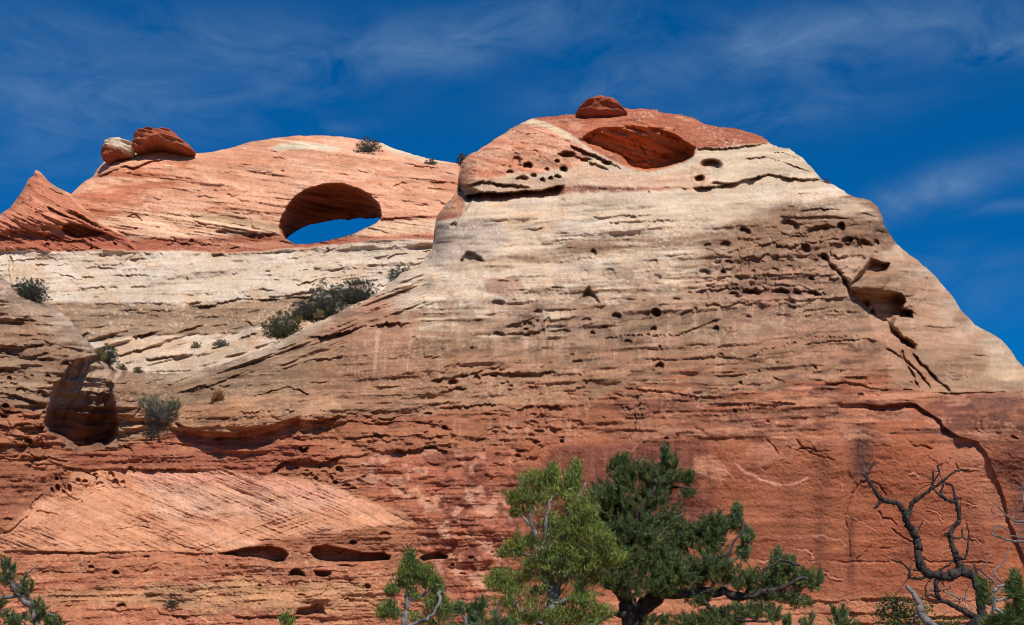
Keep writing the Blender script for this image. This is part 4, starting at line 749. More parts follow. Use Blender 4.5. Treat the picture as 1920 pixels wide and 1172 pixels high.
for p_, d_, h_ in [([(345, 571), (380, 574), (400, 572), (443, 560), (483, 562), (550, 555), (590, 556)], 1.2, 7), ([(447, 551), (465, 545), (483, 543), (520, 542)], .9, 6), ([(543, 538), (570, 527), (600, 521), (640, 518), (673, 512)], 1.0, 6), ([(547, 534), (583, 525), (600, 523)], .6, 5), ([(500, 556), (560, 548), (620, 545)], .6, 5),
        ([(230, 663), (267, 656), (307, 640), (330, 633), (356, 630)], 1.1, 7), ([(265, 677), (307, 670), (345, 665), (385, 655)], 1.2, 7), ([(325, 675), (383, 660), (420, 645), (460, 629), (490, 622)], 1.0, 6), ([(280, 700), (333, 693), (380, 688)], .8, 6), ([(200, 629), (280, 627), (380, 625), (440, 620)], .8, 6), ([(230, 612), (250, 628)], .5, 5),
        ([(130, 568), (230, 570), (330, 569)], .5, 5), ([(713, 502), (722, 490), (733, 480), (750, 476), (769, 476)], .8, 5), ([(660, 500), (690, 488), (720, 482)], .5, 5), ([(640, 535), (700, 525), (740, 522)], .6, 6), ([(590, 483), (640, 470), (680, 463)], .4, 4),
        ([(733, 354), (742, 345), (752, 342), (769, 343)], .8, 5), ([(787, 334), (810, 327), (853, 326)], .8, 5), ([(800, 345), (830, 343), (858, 345)], .6, 5), ([(700, 300), (740, 302), (790, 312), (830, 316)], .6, 5), ([(465, 324), (480, 321), (500, 318)], .4, 4), ([(500, 384), (520, 383), (532, 386)], .5, 4),
        ([(765, 349), (800, 356), (860, 358)], .6, 5), ([(700, 410), (760, 407), (860, 404)], .6, 5), ([(840, 380), (800, 375)][::-1], .4, 4), ([(178, 333), (215, 318), (235, 308), (250, 312), (280, 300), (310, 297)], 1.4, 8), ([(400, 430), (440, 432), (480, 440), (520, 436)], 1.2, 8), ([(330, 457), (400, 460), (440, 455)], .6, 4), ([(200, 295), (230, 290), (250, 292)], .8, 5),
        ([(0, 432), (60, 434), (100, 440), (115, 436)], .7, 6), ([(85, 383), (100, 388), (108, 385)], .8, 6), ([(40, 375), (60, 372), (64, 380)], .9, 5), ([(120, 390), (150, 403), (190, 425), (230, 440)], 1.0, 6), ([(135, 385), (165, 402), (200, 423), (245, 440)], .9, 5), ([(90, 446), (130, 452), (165, 450)], .7, 5), ([(150, 415), (190, 436), (220, 448)], .8, 5)]:
    LG(p_, d_, h_, .35 * d_, jit=1.2, taper=12)
K.recess([(115, 433), (118, 420), (133, 416), (157, 422), (187, 432), (203, 438), (185, 443), (147, 448), (125, 442)], 1.8, 7, .5, tilt=-.5)
for a_ in [(410, 480, 12, 5), (425, 483, 9, 2.5), (240, 519, 4, 3), (213, 541, 9, 4), (503, 510, 6, 3.5), (563, 506, 4, 3), (573, 506, 6, 3), (520, 524, 6, 3), (555, 525, 10, 3), (472, 541, 4, 2.5), (323, 517, 10, 4, .3), (700, 500, 10, 4), (530, 323, 5, 4), (590, 505, 4, 3), (300, 428, 3, 2), (365, 578, 4, 2), (372, 602, 2.5, 2), (420, 586, 4, 2), (640, 512, 5, 3), (285, 428, 4, 2), (474, 440, 8, 5), (487, 444, 7, 4), (360, 455, 5, 4), (75, 395, 8, 3), (88, 462, 4, 7), (18, 500, 4, 20, .6)]: K.pocket(*a_)
K.scatter_ledges(zfin * (1 - zmo), 170, 36, .42, 3.0, lambda u, v: .13 if u < 560 else .22, .1); K.scatter_ledges(zmo, 80, 34, .6, 3.2, lambda u, v: .5, .2)
K.scatter_ledges(zw * (1 - slab), 190, 38, .55, 3, lambda u, v: -.05 if u < 350 else -.18, .1); K.scatter_ledges(slab, 80, 70, 1.3, 5, lambda u, v: -.26, .4); K.scatter_pockets(zw * (1 - slab), 40, 2.8); K.scatter_pockets(zfin, 16, 2.6); K.scatter_cracks(zw * (1 - slab), 50, 26, .5, 1.6, 0, .5); K.scatter_cracks(zfin * (1 - zmo), 60, 22, .45, 1.6, .2, .4)
E.C *= (1 + .10 * fbm(U / 5, V / 4, 240, 3))[..., None]
# the opening
rim = [(534, 449), (525, 438), (520, 427), (523, 412), (528, 400), (537, 383), (553, 367), (580, 352), (613, 343), (640, 343), (667, 350), (693, 363), (712, 382), (717, 393), (716, 403), (714, 409), (707, 418), (687, 429), (667, 439), (640, 448), (613, 454), (580, 458), (553, 459), (543, 454)]
sky_hole = [(534, 448), (543, 440), (553, 434), (565, 427), (580, 421), (607, 417), (627, 413), (647, 411), (655, 413), (673, 408), (693, 409), (714, 407), (707, 418), (687, 429), (667, 439), (640, 448), (613, 454), (580, 458), (553, 459), (543, 454)]
K.sdf(rim, 4, .35)
slr, dr = K.sdf(rim, 4, .9); slh, dh = K.sdf(sky_hole, 4, .6)
DR = np.full_like(U, -9); DR[slr] = dr; DH = np.full_like(U, -9.); 
slh2 = K.box(500, 740, 330, 470); 
p = np.array(sky_hole, np.float32)[:12]
x = K.U[slh2] + .6 * K.wu[slh2]; y = K.V[slh2] + .6 * K.wv[slh2]; dd = np.full(x.shape, 1e9)
for i in range(len(p) - 1):
    a, b = p[i], p[i + 1]; ex, ey = b - a; tt_ = np.clip(((x - a[0]) * ex + (y - a[1]) * ey) / (ex * ex + ey * ey), 0, 1); dd = np.minimum(dd, np.hypot(x - a[0] - tt_ * ex, y - a[1] - tt_ * ey))
DO = np.zeros_like(U); DO[slh2] = dd
HOLE = np.zeros_like(U); HOLE[slh] = dh
roof = (DR > 0) & (HOLE <= 0)
tr = np.where(DR > 0, np.clip(DR, 0, None) / (np.clip(DR, 0, None) + np.maximum(DO, 0) + 1e-3), 0)
K.D += np.where(DR > 0, 13 * np.clip(tr, 0, 1) ** .8 , 0)
K.D += ss(2, 8, DR) * ss(2, 8, DO) * 1.6 * (vnoise(U / 60, (V - .2 * U) / 5, 244) - .5)
rm = ss(0, 3, DR); E.paint(rm, (196, 118, 78), .9); E.paint(rm * ss(.05, .25, fbm(U / 40, (V - .3 * U) / 4, 242, 3)), (130, 76, 52), .55)
for _ in range(2): pass

def build_fin():
    uc = np.concatenate([np.arange(-700, -160, 6.), np.arange(-160, 956, 1.25)]); nc = len(uc); um = np.where(uc < -160, -320 - uc, uc)
    vt = topA(uc) + 1.0 * fbm(uc / 8, uc * 0, 250, 4); R1 = 200
    t1 = np.linspace(0, 1, R1)[:, None]; vm_ = 475 + 0 * vt
    vv = vt[None] + (vm_ - vt)[None] * t1
    vb = np.clip(topF(uc) + 70, 560, 780); t2 = np.linspace(0, 1, 181)[1:, None]; v2 = vm_[None] + (vb - vm_)[None] * t2
    vv = np.concatenate([vv, v2]); uu = np.broadcast_to(uc[None], vv.shape)
    us = np.broadcast_to(um[None], vv.shape); Y = K.sample(K.D, us, vv); C = K.sample(K.C, us, vv); X, Yw, Z = pix(uu, vv, Y); G = np.stack([X, Yw, Z], -1)
    hole = bil(HOLE, (vv - K.v[0]) / K.step, (uu - K.u[0]) / K.step) * (uu > 0)
    inside = hole > 0
    nr = len(vv)
    # back surface of the fin, 13 m behind, same opening
    kb = R1
    Bk = G[:kb].copy(); Bk = np.stack(pix(uu[:kb], vv[:kb], np.maximum(G[:kb, :, 1] + 1.5, 175 + 1.5 * fbm(uu[:kb] / 60, vv[:kb] / 60, 251, 3))), -1)
    top = []
    for k, (fy, dz) in enumerate(((.12, -.1), (.35, -.5), (.65, -1.2), (.9, -2.2))):
        q = G[0] * (1 - fy) + Bk[0] * fy; q[:, 2] = G[0, :, 2] + dz; top.append(q)
    Bk[..., 2] -= 2.4 * np.clip(1 - np.arange(kb) / 30, 0, 1)[:, None]
    foot = G[-1].copy(); foot[:, 2] = 3; bf = Bk[-1].copy(); bf[:, 2] = 3; bf[:, 1] += 14
    V_ = np.concatenate([G.reshape(-1, 3), foot, np.array(top).reshape(-1, 3), Bk.reshape(-1, 3), bf])
    C_ = np.concatenate([C.reshape(-1, 3), C[-1], np.repeat(C[:1], 4, 0).reshape(-1, 3), C[:kb].reshape(-1, 3), C[kb]])
    nG = nr * nc; oF = nG; oT = nG + nc; oB = oT + 4 * nc; oBF = oB + kb * nc
    f = grid_faces(nr, nc); fi, fj = np.divmod(f[:, 0], nc)
    q = inside[:-1, :-1] & inside[1:, :-1] & inside[:-1, 1:] & inside[1:, 1:]
    keep = ~q[fi, fj]; faces = [f[keep]]
    fb = grid_faces(kb, nc, oB)[:, ::-1]; kb_ = ~q[:kb - 1]; faces.append(fb[kb_.ravel()])
    # walls of the opening
    qq = np.zeros((nr + 1, nc + 1), bool); qq[1:nr, 1:nc] = q
    side = []
    ii, jj = np.nonzero(q)
    for i, j in zip(ii, jj):
        for di, dj, a, b in ((-1, 0, (i, j), (i, j + 1)), (1, 0, (i + 1, j + 1), (i + 1, j)), (0, -1, (i + 1, j), (i, j)), (0, 1, (i, j + 1), (i + 1, j + 1))):
            if not q[i + di, j + dj]:
                va = a[0] * nc + a[1]; vb_ = b[0] * nc + b[1]; side.append((va, vb_, vb_ + oB, va + oB))
    faces.append(np.array(side))
    faces.append(grid_faces(2, nc) + 0 if False else np.stack([np.arange(nc - 1) + (nr - 1) * nc, np.arange(nc - 1) + oF, np.arange(1, nc) + oF, np.arange(1, nc) + (nr - 1) * nc], -1))
    seq = [0] + [oT + k * nc for k in range(4)] + [oB]
    for a, b in zip(seq[:-1], seq[1:]):
        faces.append(np.stack([np.arange(nc - 1) + b, np.arange(nc - 1) + a, np.arange(1, nc) + a, np.arange(1, nc) + b], -1))
    lb = oB + (kb - 1) * nc; faces.append(np.stack([np.arange(nc - 1) + oBF, np.arange(nc - 1) + lb, np.arange(1, nc) + lb, np.arange(1, nc) + oBF], -1))
    o = mesh_obj('rock_arch', V_, faces, M_rock, colors=C_, origin=(-35, 160, 9))
    tag(o, 'orange rock fin pierced by an oval window of sky, above a cream wall', 'rock arch')
build_fin()

# ------------------------------------------------------------------ perched boulders
def boulder(name, outline, Y, rd, cols, seed, label, layer_dir=.2, layers=9, under=None, under_line=None):
    """a weathered block with the given outline (photo pixels), rd metres half thick"""
    o = np.array(outline, float); c = o.mean(0); n1, n2 = 220, 60
    seg = np.r_[o, o[:1]]; le = np.r_[0, np.cumsum(np.hypot(*np.diff(seg, axis=0).T))]; q = np.linspace(0, le[-1], n1, endpoint=False)
    ou = np.interp(q, le, seg[:, 0]); ov = np.interp(q, le, seg[:, 1])
    k = np.array([.25, .5, .25])
    for _ in range(2): ou = np.convolve(np.r_[ou[-1], ou, ou[0]], k, 'valid'); ov = np.convolve(np.r_[ov[-1], ov, ov[0]], k, 'valid')
    fo = 1 + .13 * (vnoise((ov - layer_dir * ou) / 4.2 + seed, ou * 0 + 1, seed + 4) - .5) + .05 * (vnoise(ou / 5, ov / 3, seed + 9) - .5); ou = c[0] + (ou - c[0]) * fo; ov = c[1] + (ov - c[1]) * (1 + (fo - 1) * .4)
    a = np.linspace(-np.pi / 2, np.pi / 2, n2)[:, None]; rho = np.cos(a) ** .8; dep = np.sin(a)
    uu = c[0] + (ou - c[0])[None] * rho; vv = c[1] + (ov - c[1])[None] * rho
    lay = vnoise(uu / 40 + seed, (vv - layer_dir * uu) / 4.5, seed + 5) - .5
    Yd = rd * (dep * (1 + .22 * fbm(uu / 18, vv / 10, seed, 2)) + .55 * lay * rho - .05 * fbm(uu / 5, vv / 4, seed + 2, 3))
    x, y, z = pix(uu, vv, Y + 0 * uu); V_ = np.stack([x, y + Yd, z], -1).reshape(-1, 3)
    i = np.arange(n2 - 1)[:, None] * n1; j = np.arange(n1)[None]; f = np.stack([i + j, i + (j + 1) % n1, i + n1 + (j + 1) % n1, i + n1 + j], -1).reshape(-1, 4)
    g = np.clip(.5 + 1.5 * fbm(uu / 40 + 9, (vv - layer_dir * uu) / 5, seed + 6, 3), 0, 1)[..., None]; C_ = A(*cols[0]) * (1 - g) + A(*cols[1]) * g
    if under_line: 
        w_ = ss(-2, 2, vv + 3 * fbm(uu / 8, vv / 8, seed + 7, 2) - np.interp(uu, *zip(*under_line)))[..., None]; C_ = C_ * (1 - w_) + A(*under) * w_
    b = pix(c[0], ov.max(), Y); ob = mesh_obj(name, V_, f, M_rock, colors=C_.reshape(-1, 3), origin=[float(t_) for t_ in b])
    return tag(ob, label, 'boulder')
boulder('boulder', [(248, 280), (250, 268), (254, 258), (264, 250), (285, 246), (308, 245), (322, 248), (334, 255), (347, 267), (360, 279), (367, 290), (352, 292), (333, 286), (310, 277), (290, 275), (272, 282), (258, 288)], 167.5, 2.6,
        [(160, 84, 58), (182, 108, 78)], 301, 'dark red layered boulder perched on the arch fin, right of a pale block', .25)
boulder('boulder', [(191, 289), (194, 278), (197, 266), (207, 259), (226, 258), (240, 264), (251, 270), (254, 280), (250, 290), (236, 295), (222, 299), (206, 308), (197, 304), (192, 296)], 167, 1.9,
        [(222, 202, 170), (206, 180, 148)], 305, 'pale cream boulder with a red underside, left of the layered red boulder', .1, under=(156, 84, 60), under_line=[(180, 278), (200, 280), (236, 292), (260, 290)])
boulder('boulder', [(1080, 222), (1082, 208), (1086, 201), (1096, 196), (1107, 195), (1113, 190), (1128, 187), (1146, 189), (1156, 195), (1162, 203), (1175, 213), (1150, 226), (1100, 226)], 151, 2.2, [(172, 96, 70), (154, 80, 58)], 309, 'small rounded red boulder capping the summit of the dome', -.1)
# ------------------------------------------------------------------ plants
def bark(name, c1, c2, sc_=6, stretch=(1, 1, .25)):
    m = bpy.data.materials.new(name); m.use_nodes = True; t = m.node_tree; lk = t.links; b = t.nodes['Principled BSDF']
    b.inputs['Roughness'].default_value = .9; b.inputs['Specular IOR Level'].default_value = .2
    tc = node(t, 'ShaderNodeTexCoord'); mp = node(t, 'ShaderNodeMapping'); mp.inputs['Scale'].default_value = stretch; lk.new(tc.outputs['Object'], mp.inputs['Vector'])
    n = node(t, 'ShaderNodeTexNoise', i_Scale=sc_, i_Detail=6.0, i_Roughness=.7, i_Distortion=.5); lk.new(mp.outputs[0], n.inputs['Vector'])
    r = node(t, 'ShaderNodeMapRange'); r.inputs[1].default_value = .38; r.inputs[2].default_value = .62; lk.new(n.outputs['Fac'], r.inputs[0])
    mx = node(t, 'ShaderNodeMix', data_type='RGBA'); mx.inputs[6].default_value = c1 + (1,); mx.inputs[7].default_value = c2 + (1,); lk.new(r.outputs[0], mx.inputs['Factor']); lk.new(mx.outputs[2], b.inputs['Base Color'])
    bp = node(t, 'ShaderNodeBump'); bp.inputs['Strength'].default_value = .8; bp.inputs['Distance'].default_value = .03; lk.new(n.outputs['Fac'], bp.inputs['Height']); lk.new(bp.outputs[0], b.inputs['Normal'])
    return m
def leafmat(name, rough=.6):
    """leaf colour comes from the leaf's own vertex colour; a little light passes through"""
    m = bpy.data.materials.new(name); m.use_nodes = True; t = m.node_tree; lk = t.links; b = t.nodes['Principled BSDF']
    b.inputs['Roughness'].default_value = rough; b.inputs['Specular IOR Level'].default_value = .3
    at = node(t, 'ShaderNodeVertexColor', layer_name='Col'); lk.new(at.outputs['Color'], b.inputs['Base Color'])
    tr = node(t, 'ShaderNodeBsdfTranslucent'); lk.new(at.outputs['Color'], tr.inputs['Color'])
    ms = node(t, 'ShaderNodeMixShader'); ms.inputs[0].default_value = .25; o = t.nodes['Material Output']
    lk.new(b.outputs[0], ms.inputs[1]); lk.new(tr.outputs[0], ms.inputs[2]); lk.new(ms.outputs[0], o.inputs['Surface'])
    return m
M_pbark = bark('pinyon bark', (.018, .015, .013), (.075, .058, .05)); M_jbark = bark('juniper bark', (.07, .06, .052), (.29, .26, .235), 8)
M_dead = bark('dead charred wood', (.010, .009, .008), (.062, .050, .043), 16); M_grey = bark('weathered grey wood', (.07, .062, .058), (.22, .20, .185), 7)
M_twig = bark('twig bark', (.06, .05, .045), (.24, .21, .19), 11)
M_leaf = leafmat('needles')

def tube(paths, sides=6, rough=0.0, seed=0):
    """paths: list of (points (n,3), radii (n,)); returns verts, faces"""
    rs = np.random.RandomState(seed); VV = []; FF = []; off = 0
    for pts, rad in paths:
        p = np.asarray(pts, float); r = np.asarray(rad, float); n = len(p)
        if n < 2: continue
        d = np.gradient(p, axis=0); d /= np.linalg.norm(d, axis=1)[:, None] + 1e-9
        ref = np.array([0.3, 1.0, 0.2]); a = np.cross(d, ref); a /= np.linalg.norm(a, axis=1)[:, None] + 1e-9; b = np.cross(d, a)
        k = sides if r.max() > .02 else (5 if r.max() > .008 else 3)
        th = np.linspace(0, 2 * np.pi, k, endpoint=False)
        rr = r[:, None] * (1 + rough * (rs.rand(n, k) - .5) * 2)
        q = p[:, None] + rr[..., None] * (np.cos(th)[None, :, None] * a[:, None] + np.sin(th)[None, :, None] * b[:, None])
        VV.append(q.reshape(-1, 3)); i = np.arange(n - 1)[:, None] * k; j = np.arange(k)[None]
        FF.append(np.stack([i + j, i + (j + 1) % k, i + k + (j + 1) % k, i + k + j], -1).reshape(-1, 4) + off)
        if k >= 4: # blunt end
            VV.append(p[-1:] + d[-1:] * r[-1] * .6); e = off + (n - 1) * k; m_ = off + n * k
            FF.append(np.array([[e + t_, e + (t_ + 1) % k, m_, m_] for t_ in range(k)])); off += 1
        off += n * k
    if not VV: return np.zeros((0, 3)), []
    F4 = np.concatenate(FF); tri = F4[:, 2] == F4[:, 3]
    return np.concatenate(VV), [F4[~tri], F4[tri][:, :3]]
def smooth_path(pts, rad, step=.05, wob=0.0, rs=None):
    """Catmull-Rom through points with a little wobble"""
    p = np.asarray(pts, float); r = np.asarray(rad, float)
    if len(p) == 2: p = np.array([p[0], (p[0] + p[1]) / 2, p[1]]); r = np.array([r[0], (r[0] + r[1]) / 2, r[1]])
    P0 = np.concatenate([[2 * p[0] - p[1]], p, [2 * p[-1] - p[-2]]]); out = []; ro = []
    for i in range(1, len(P0) - 2):
        n = max(2, int(np.linalg.norm(P0[i + 1] - P0[i]) / step)); t = np.linspace(0, 1, n, endpoint=False)[:, None]
        a, b, c, d = P0[i - 1:i + 3]
        out.append(.5 * (2 * b + (c - a) * t + (2 * a - 5 * b + 4 * c - d) * t ** 2 + (3 * b - a - 3 * c + d) * t ** 3)); ro.append(r[i - 1] + (r[i] - r[i - 1]) * t[:, 0])
    out.append(p[-1:]); ro.append(r[-1:]); q = np.concatenate(out); rr = np.concatenate(ro)
    if wob and rs is not None: q = q + rs.normal(size=q.shape) * wob * rr[:, None]
    return q, rr

def needles_pinyon(tips, dirs, rs, ln=.045, n=34, wd=.0042, base=(58, 78, 40), dead=0.0, size=None):
    """brushes of needles round the last stretch of each twig: thin blades"""
    T = len(tips)
    t = rs.rand(T, n); th = rs.rand(T, n) * 2 * np.pi
    d = dirs / (np.linalg.norm(dirs, axis=1)[:, None] + 1e-9); ref = np.where(np.abs(d[:, 2:3]) > .9, [[1, 0, 0]], [[0, 0, 1]]); a = np.cross(d, ref); a /= np.linalg.norm(a, axis=1)[:, None]; b = np.cross(d, a)
    S = (np.ones(T) if size is None else size)[:, None, None]
    root = tips[:, None] - d[:, None] * (t[..., None] * ln * 2.4 * S)
    side = np.cos(th)[..., None] * a[:, None] + np.sin(th)[..., None] * b[:, None]
    spread = (.35 + .9 * rs.rand(T, n))[..., None] * (.35 + .65 * t[..., None] + .2)
    nd = d[:, None] * (1 - .25 * spread) + side * spread; nd /= np.linalg.norm(nd, axis=2)[..., None]
    L_ = ln * (.75 + .5 * rs.rand(T, n))[..., None] * S
    w_ = np.cross(nd, rs.normal(size=(T, n, 3))); w_ /= np.linalg.norm(w_, axis=2)[..., None] + 1e-9; w_ = w_ * wd * S
    A_ = root - w_; B_ = root + w_; C_ = root + nd * L_ + w_ * .3; D_ = root + nd * L_ - w_ * .3
    V_ = np.stack([A_, B_, C_, D_], 2).reshape(-1, 3); F_ = np.arange(len(V_)).reshape(-1, 4)
    tone = (.75 + .5 * rs.rand(T, 1)) * (.8 + .4 * rs.rand(T, n)); hue = rs.rand(T, 1, 1)
    col = lin(base)[None, None] * tone[..., None] * (1 + (hue - .5) * np.array([.5, .1, -.3]))
    if dead: dm = rs.rand(T, 1, 1) < dead; col = np.where(dm, lin((150, 110, 70)), col)
    return V_, F_, np.repeat(col.reshape(-1, 3), 4, 0)
def sprays(tips, dirs, rs, ln=.07, n=26, wd=.006, base=(104, 118, 46), size=None, spread_=1.0):
    """juniper: scaly branchlets forking into stubby fingers that mostly point outwards and up"""
    T = len(tips); d = dirs / (np.linalg.norm(dirs, axis=1)[:, None] + 1e-9)
    S = (np.ones(T) if size is None else size)[:, None, None]
    off = rs.normal(size=(T, n, 3)) * ln * .55 * spread_ * S; root = tips[:, None] + off
    nd = d[:, None] * .7 + rs.normal(size=(T, n, 3)) * .55 + np.array([0, 0, .45]); nd /= np.linalg.norm(nd, axis=2)[..., None]
    L_ = ln * (.35 + .6 * rs.rand(T, n))[..., None] * S
    w_ = np.cross(nd, rs.normal(size=(T, n, 3))); w_ /= np.linalg.norm(w_, axis=2)[..., None] + 1e-9; w_ = w_ * wd * S
    A_ = root - w_; B_ = root + w_; C_ = root + nd * L_ + w_ * .6; D_ = root + nd * L_ - w_ * .6
    V_ = np.stack([A_, B_, C_, D_], 2).reshape(-1, 3); F_ = np.arange(len(V_)).reshape(-1, 4)
    tone = (.7 + .6 * rs.rand(T, 1)) * (.8 + .4 * rs.rand(T, n)); hue = rs.rand(T, 1, 1)
    col = lin(base)[None, None] * tone[..., None] * (1 + (hue - .5) * np.array([.5, .12, -.3]))
    return V_, F_, np.repeat(col.reshape(-1, 3), 4, 0)

def grow(skel, pts, rs, r_tip=.0035, curl=.12, reach=.9):
    """connect foliage points to the nearest wood, nearest points first; skel: list of (points, radii)"""
    nodes = np.concatenate([p for p, r in skel]); paths = []; tips = []; dirs = []
    d0 = np.array([np.min(((nodes - q) ** 2).sum(1)) for q in pts]); order = np.argsort(d0)
    N_ = np.zeros((len(nodes) + 6 * len(pts), 3)); N_[:len(nodes)] = nodes; cnt = len(nodes); use = []
    for i in order:
        q = pts[i]; dd = ((N_[:cnt] - q) ** 2).sum(1); k = int(np.argmin(dd + .04 * (N_[:cnt, 2] > q[2]) )); a = N_[k].copy(); L_ = math.sqrt(dd[k])
        if L_ > reach * 3: continue
        n = max(3, min(6, int(L_ / .06) + 2)); t = np.linspace(0, 1, n)[:, None]
        mid = rs.normal(size=3) * curl * L_ + np.array([0, 0, -.12 * L_])
        seg = a + (q - a) * t + mid * (4 * t * (1 - t)) * .5
        paths.append((seg, np.linspace(max(r_tip, min(.016, r_tip + L_ * .012)), r_tip * .6, n)))
        N_[cnt:cnt + n - 1] = seg[1:]; cnt += n - 1
        dr = seg[-1] - seg[-2]; tips.append(q); dirs.append(dr / (np.linalg.norm(dr) + 1e-9) + np.array([0, 0, .5]))
    return paths, np.array(tips), np.array(dirs)
FAT = 1.16
def blob_points(blobs, Y, rs, dens=1.0, yd=1.0):
    """blobs: (u, v, ru, rv, n[, dy]) foliage masses in photo pixels, given real depth round Y"""
    out = []
    m = Y / FPX / CT
    for b_ in blobs:
        u, v, ru, rv, n = b_[:5]; dy = b_[5] if len(b_) > 5 else 0
        n = int(n * dens); q = rs.normal(size=(n * 3, 3)); q /= np.linalg.norm(q, axis=1)[:, None]; q *= (rs.rand(n * 3, 1) ** .5) * FAT; q = q[:n]
        Yp = Y + dy + q[:, 1] * max(ru, rv) * m * yd
        x, y, z = pix(u + q[:, 0] * ru, v + q[:, 2] * rv, Yp); out.append(np.stack([x, y, z], -1))
    return np.concatenate(out)
def wood(specs, Y, rs, step=.05, wob=.12, kink=.05):
    """specs: list of lists of (u, v, half width px[, dy])"""
    res = []
    for s_ in specs:
        pts = []; rad = []
        for q in s_:
            dy = q[3] if len(q) > 3 else 0
            pts.append(pix(q[0], q[1], Y + dy)); rad.append(q[2] * Y / FPX)
        if kink:
            q_ = [np.array(pts[0])]; r_ = [rad[0]]
            for a_, b_, ra, rb in zip(pts[:-1], pts[1:], rad[:-1], rad[1:]):
                a_, b_ = np.array(a_), np.array(b_); L_ = np.linalg.norm(b_ - a_)
                for t_ in (.35, .68): q_.append(a_ + (b_ - a_) * (t_ + rs.normal() * .06) + rs.normal(size=3) * kink * L_); r_.append((ra + (rb - ra) * t_) * (1 + rs.normal() * .14))
                q_.append(b_); r_.append(rb)
            pts, rad = q_, r_
        res.append(smooth_path(pts, rad, step, wob, rs))
    return res
def gz(x, y): return float(ground_height(np.array([x]), np.array([y]))[0])
def tree(name, Y, trunk, limbs, blobs, kind, label, cat, seed, wood_mat, base_col, foot, ln=.05, n=30, wd=.004, jit=(.3), dens=1.0, extra=None, group=None, part='crown', bare=0, yd=1.0, reach=.9):
    """trunk/limbs traced in photo pixels; foot = (u, v) of the lowest traced point, continued to the ground"""
    rs = np.random.RandomState(seed)
    sk = wood(trunk, Y, rs)
    f = np.array(sk[0][0][0]); r0 = sk[0][1][0]
    gx, gy = f[0] + foot[0], f[1] + foot[1]; g_ = np.array([gx, gy, gz(gx, gy) - .1])
    mid = (f + g_) / 2 + np.array([foot[0] * .2, 0, 0])
    sk.insert(0, smooth_path([g_, mid, f], [r0 * 1.7, r0 * 1.25, r0], .08, .1, rs))
    lm = wood(limbs, Y, rs)
    loc = tuple(g_ + np.array([0, 0, .1])); e = empty(name, loc, label, cat, group)
    o3 = np.array(loc)
    v_, f_ = tube(sk, 12, .14, seed); o = mesh_obj('trunk', v_ - o3, f_, wood_mat, parent=e)
    pts = blob_points(blobs, Y, rs, dens, yd)
    paths, tips, dirs = grow(sk + lm, pts, rs, reach=reach)
    if lm: 
        v_, f_ = tube(lm, 8, .14, seed + 1); mesh_obj('limbs', v_ - o3, f_, wood_mat, parent=e)
    if bare:  # dead twigs that show pale among the green
        nb = blob_points([(b_[0], b_[1], b_[2] * .9, b_[3] * .9, bare) + tuple(b_[5:6]) for b_ in blobs], Y, rs, 1, yd)
        allp = sk + lm + paths; p2, _, _ = grow(allp, nb, rs, .0028, .3); paths_b = p2
        v_, f_ = tube(p2, 5, 0, seed + 2); tag(mesh_obj('dead_twigs', v_ - o3, f_, M_grey, parent=e), kind='stuff')
    v_, f_ = tube(paths, 5, 0, seed + 3); tag(mesh_obj('twigs', v_ - o3, f_, M_twig, parent=e), kind='stuff')
    sz = .7 + .6 * rs.rand(len(tips))
    if kind == 'pinyon': V_, F_, C_ = needles_pinyon(tips, dirs, rs, ln, n, wd, base_col, size=sz)
    else: V_, F_, C_ = sprays(tips, dirs, rs, ln, n, wd, base_col, size=sz)
    mesh_obj(part, V_ - o3, F_, M_leaf, parent=e, colors=C_, smooth=False)
    return e

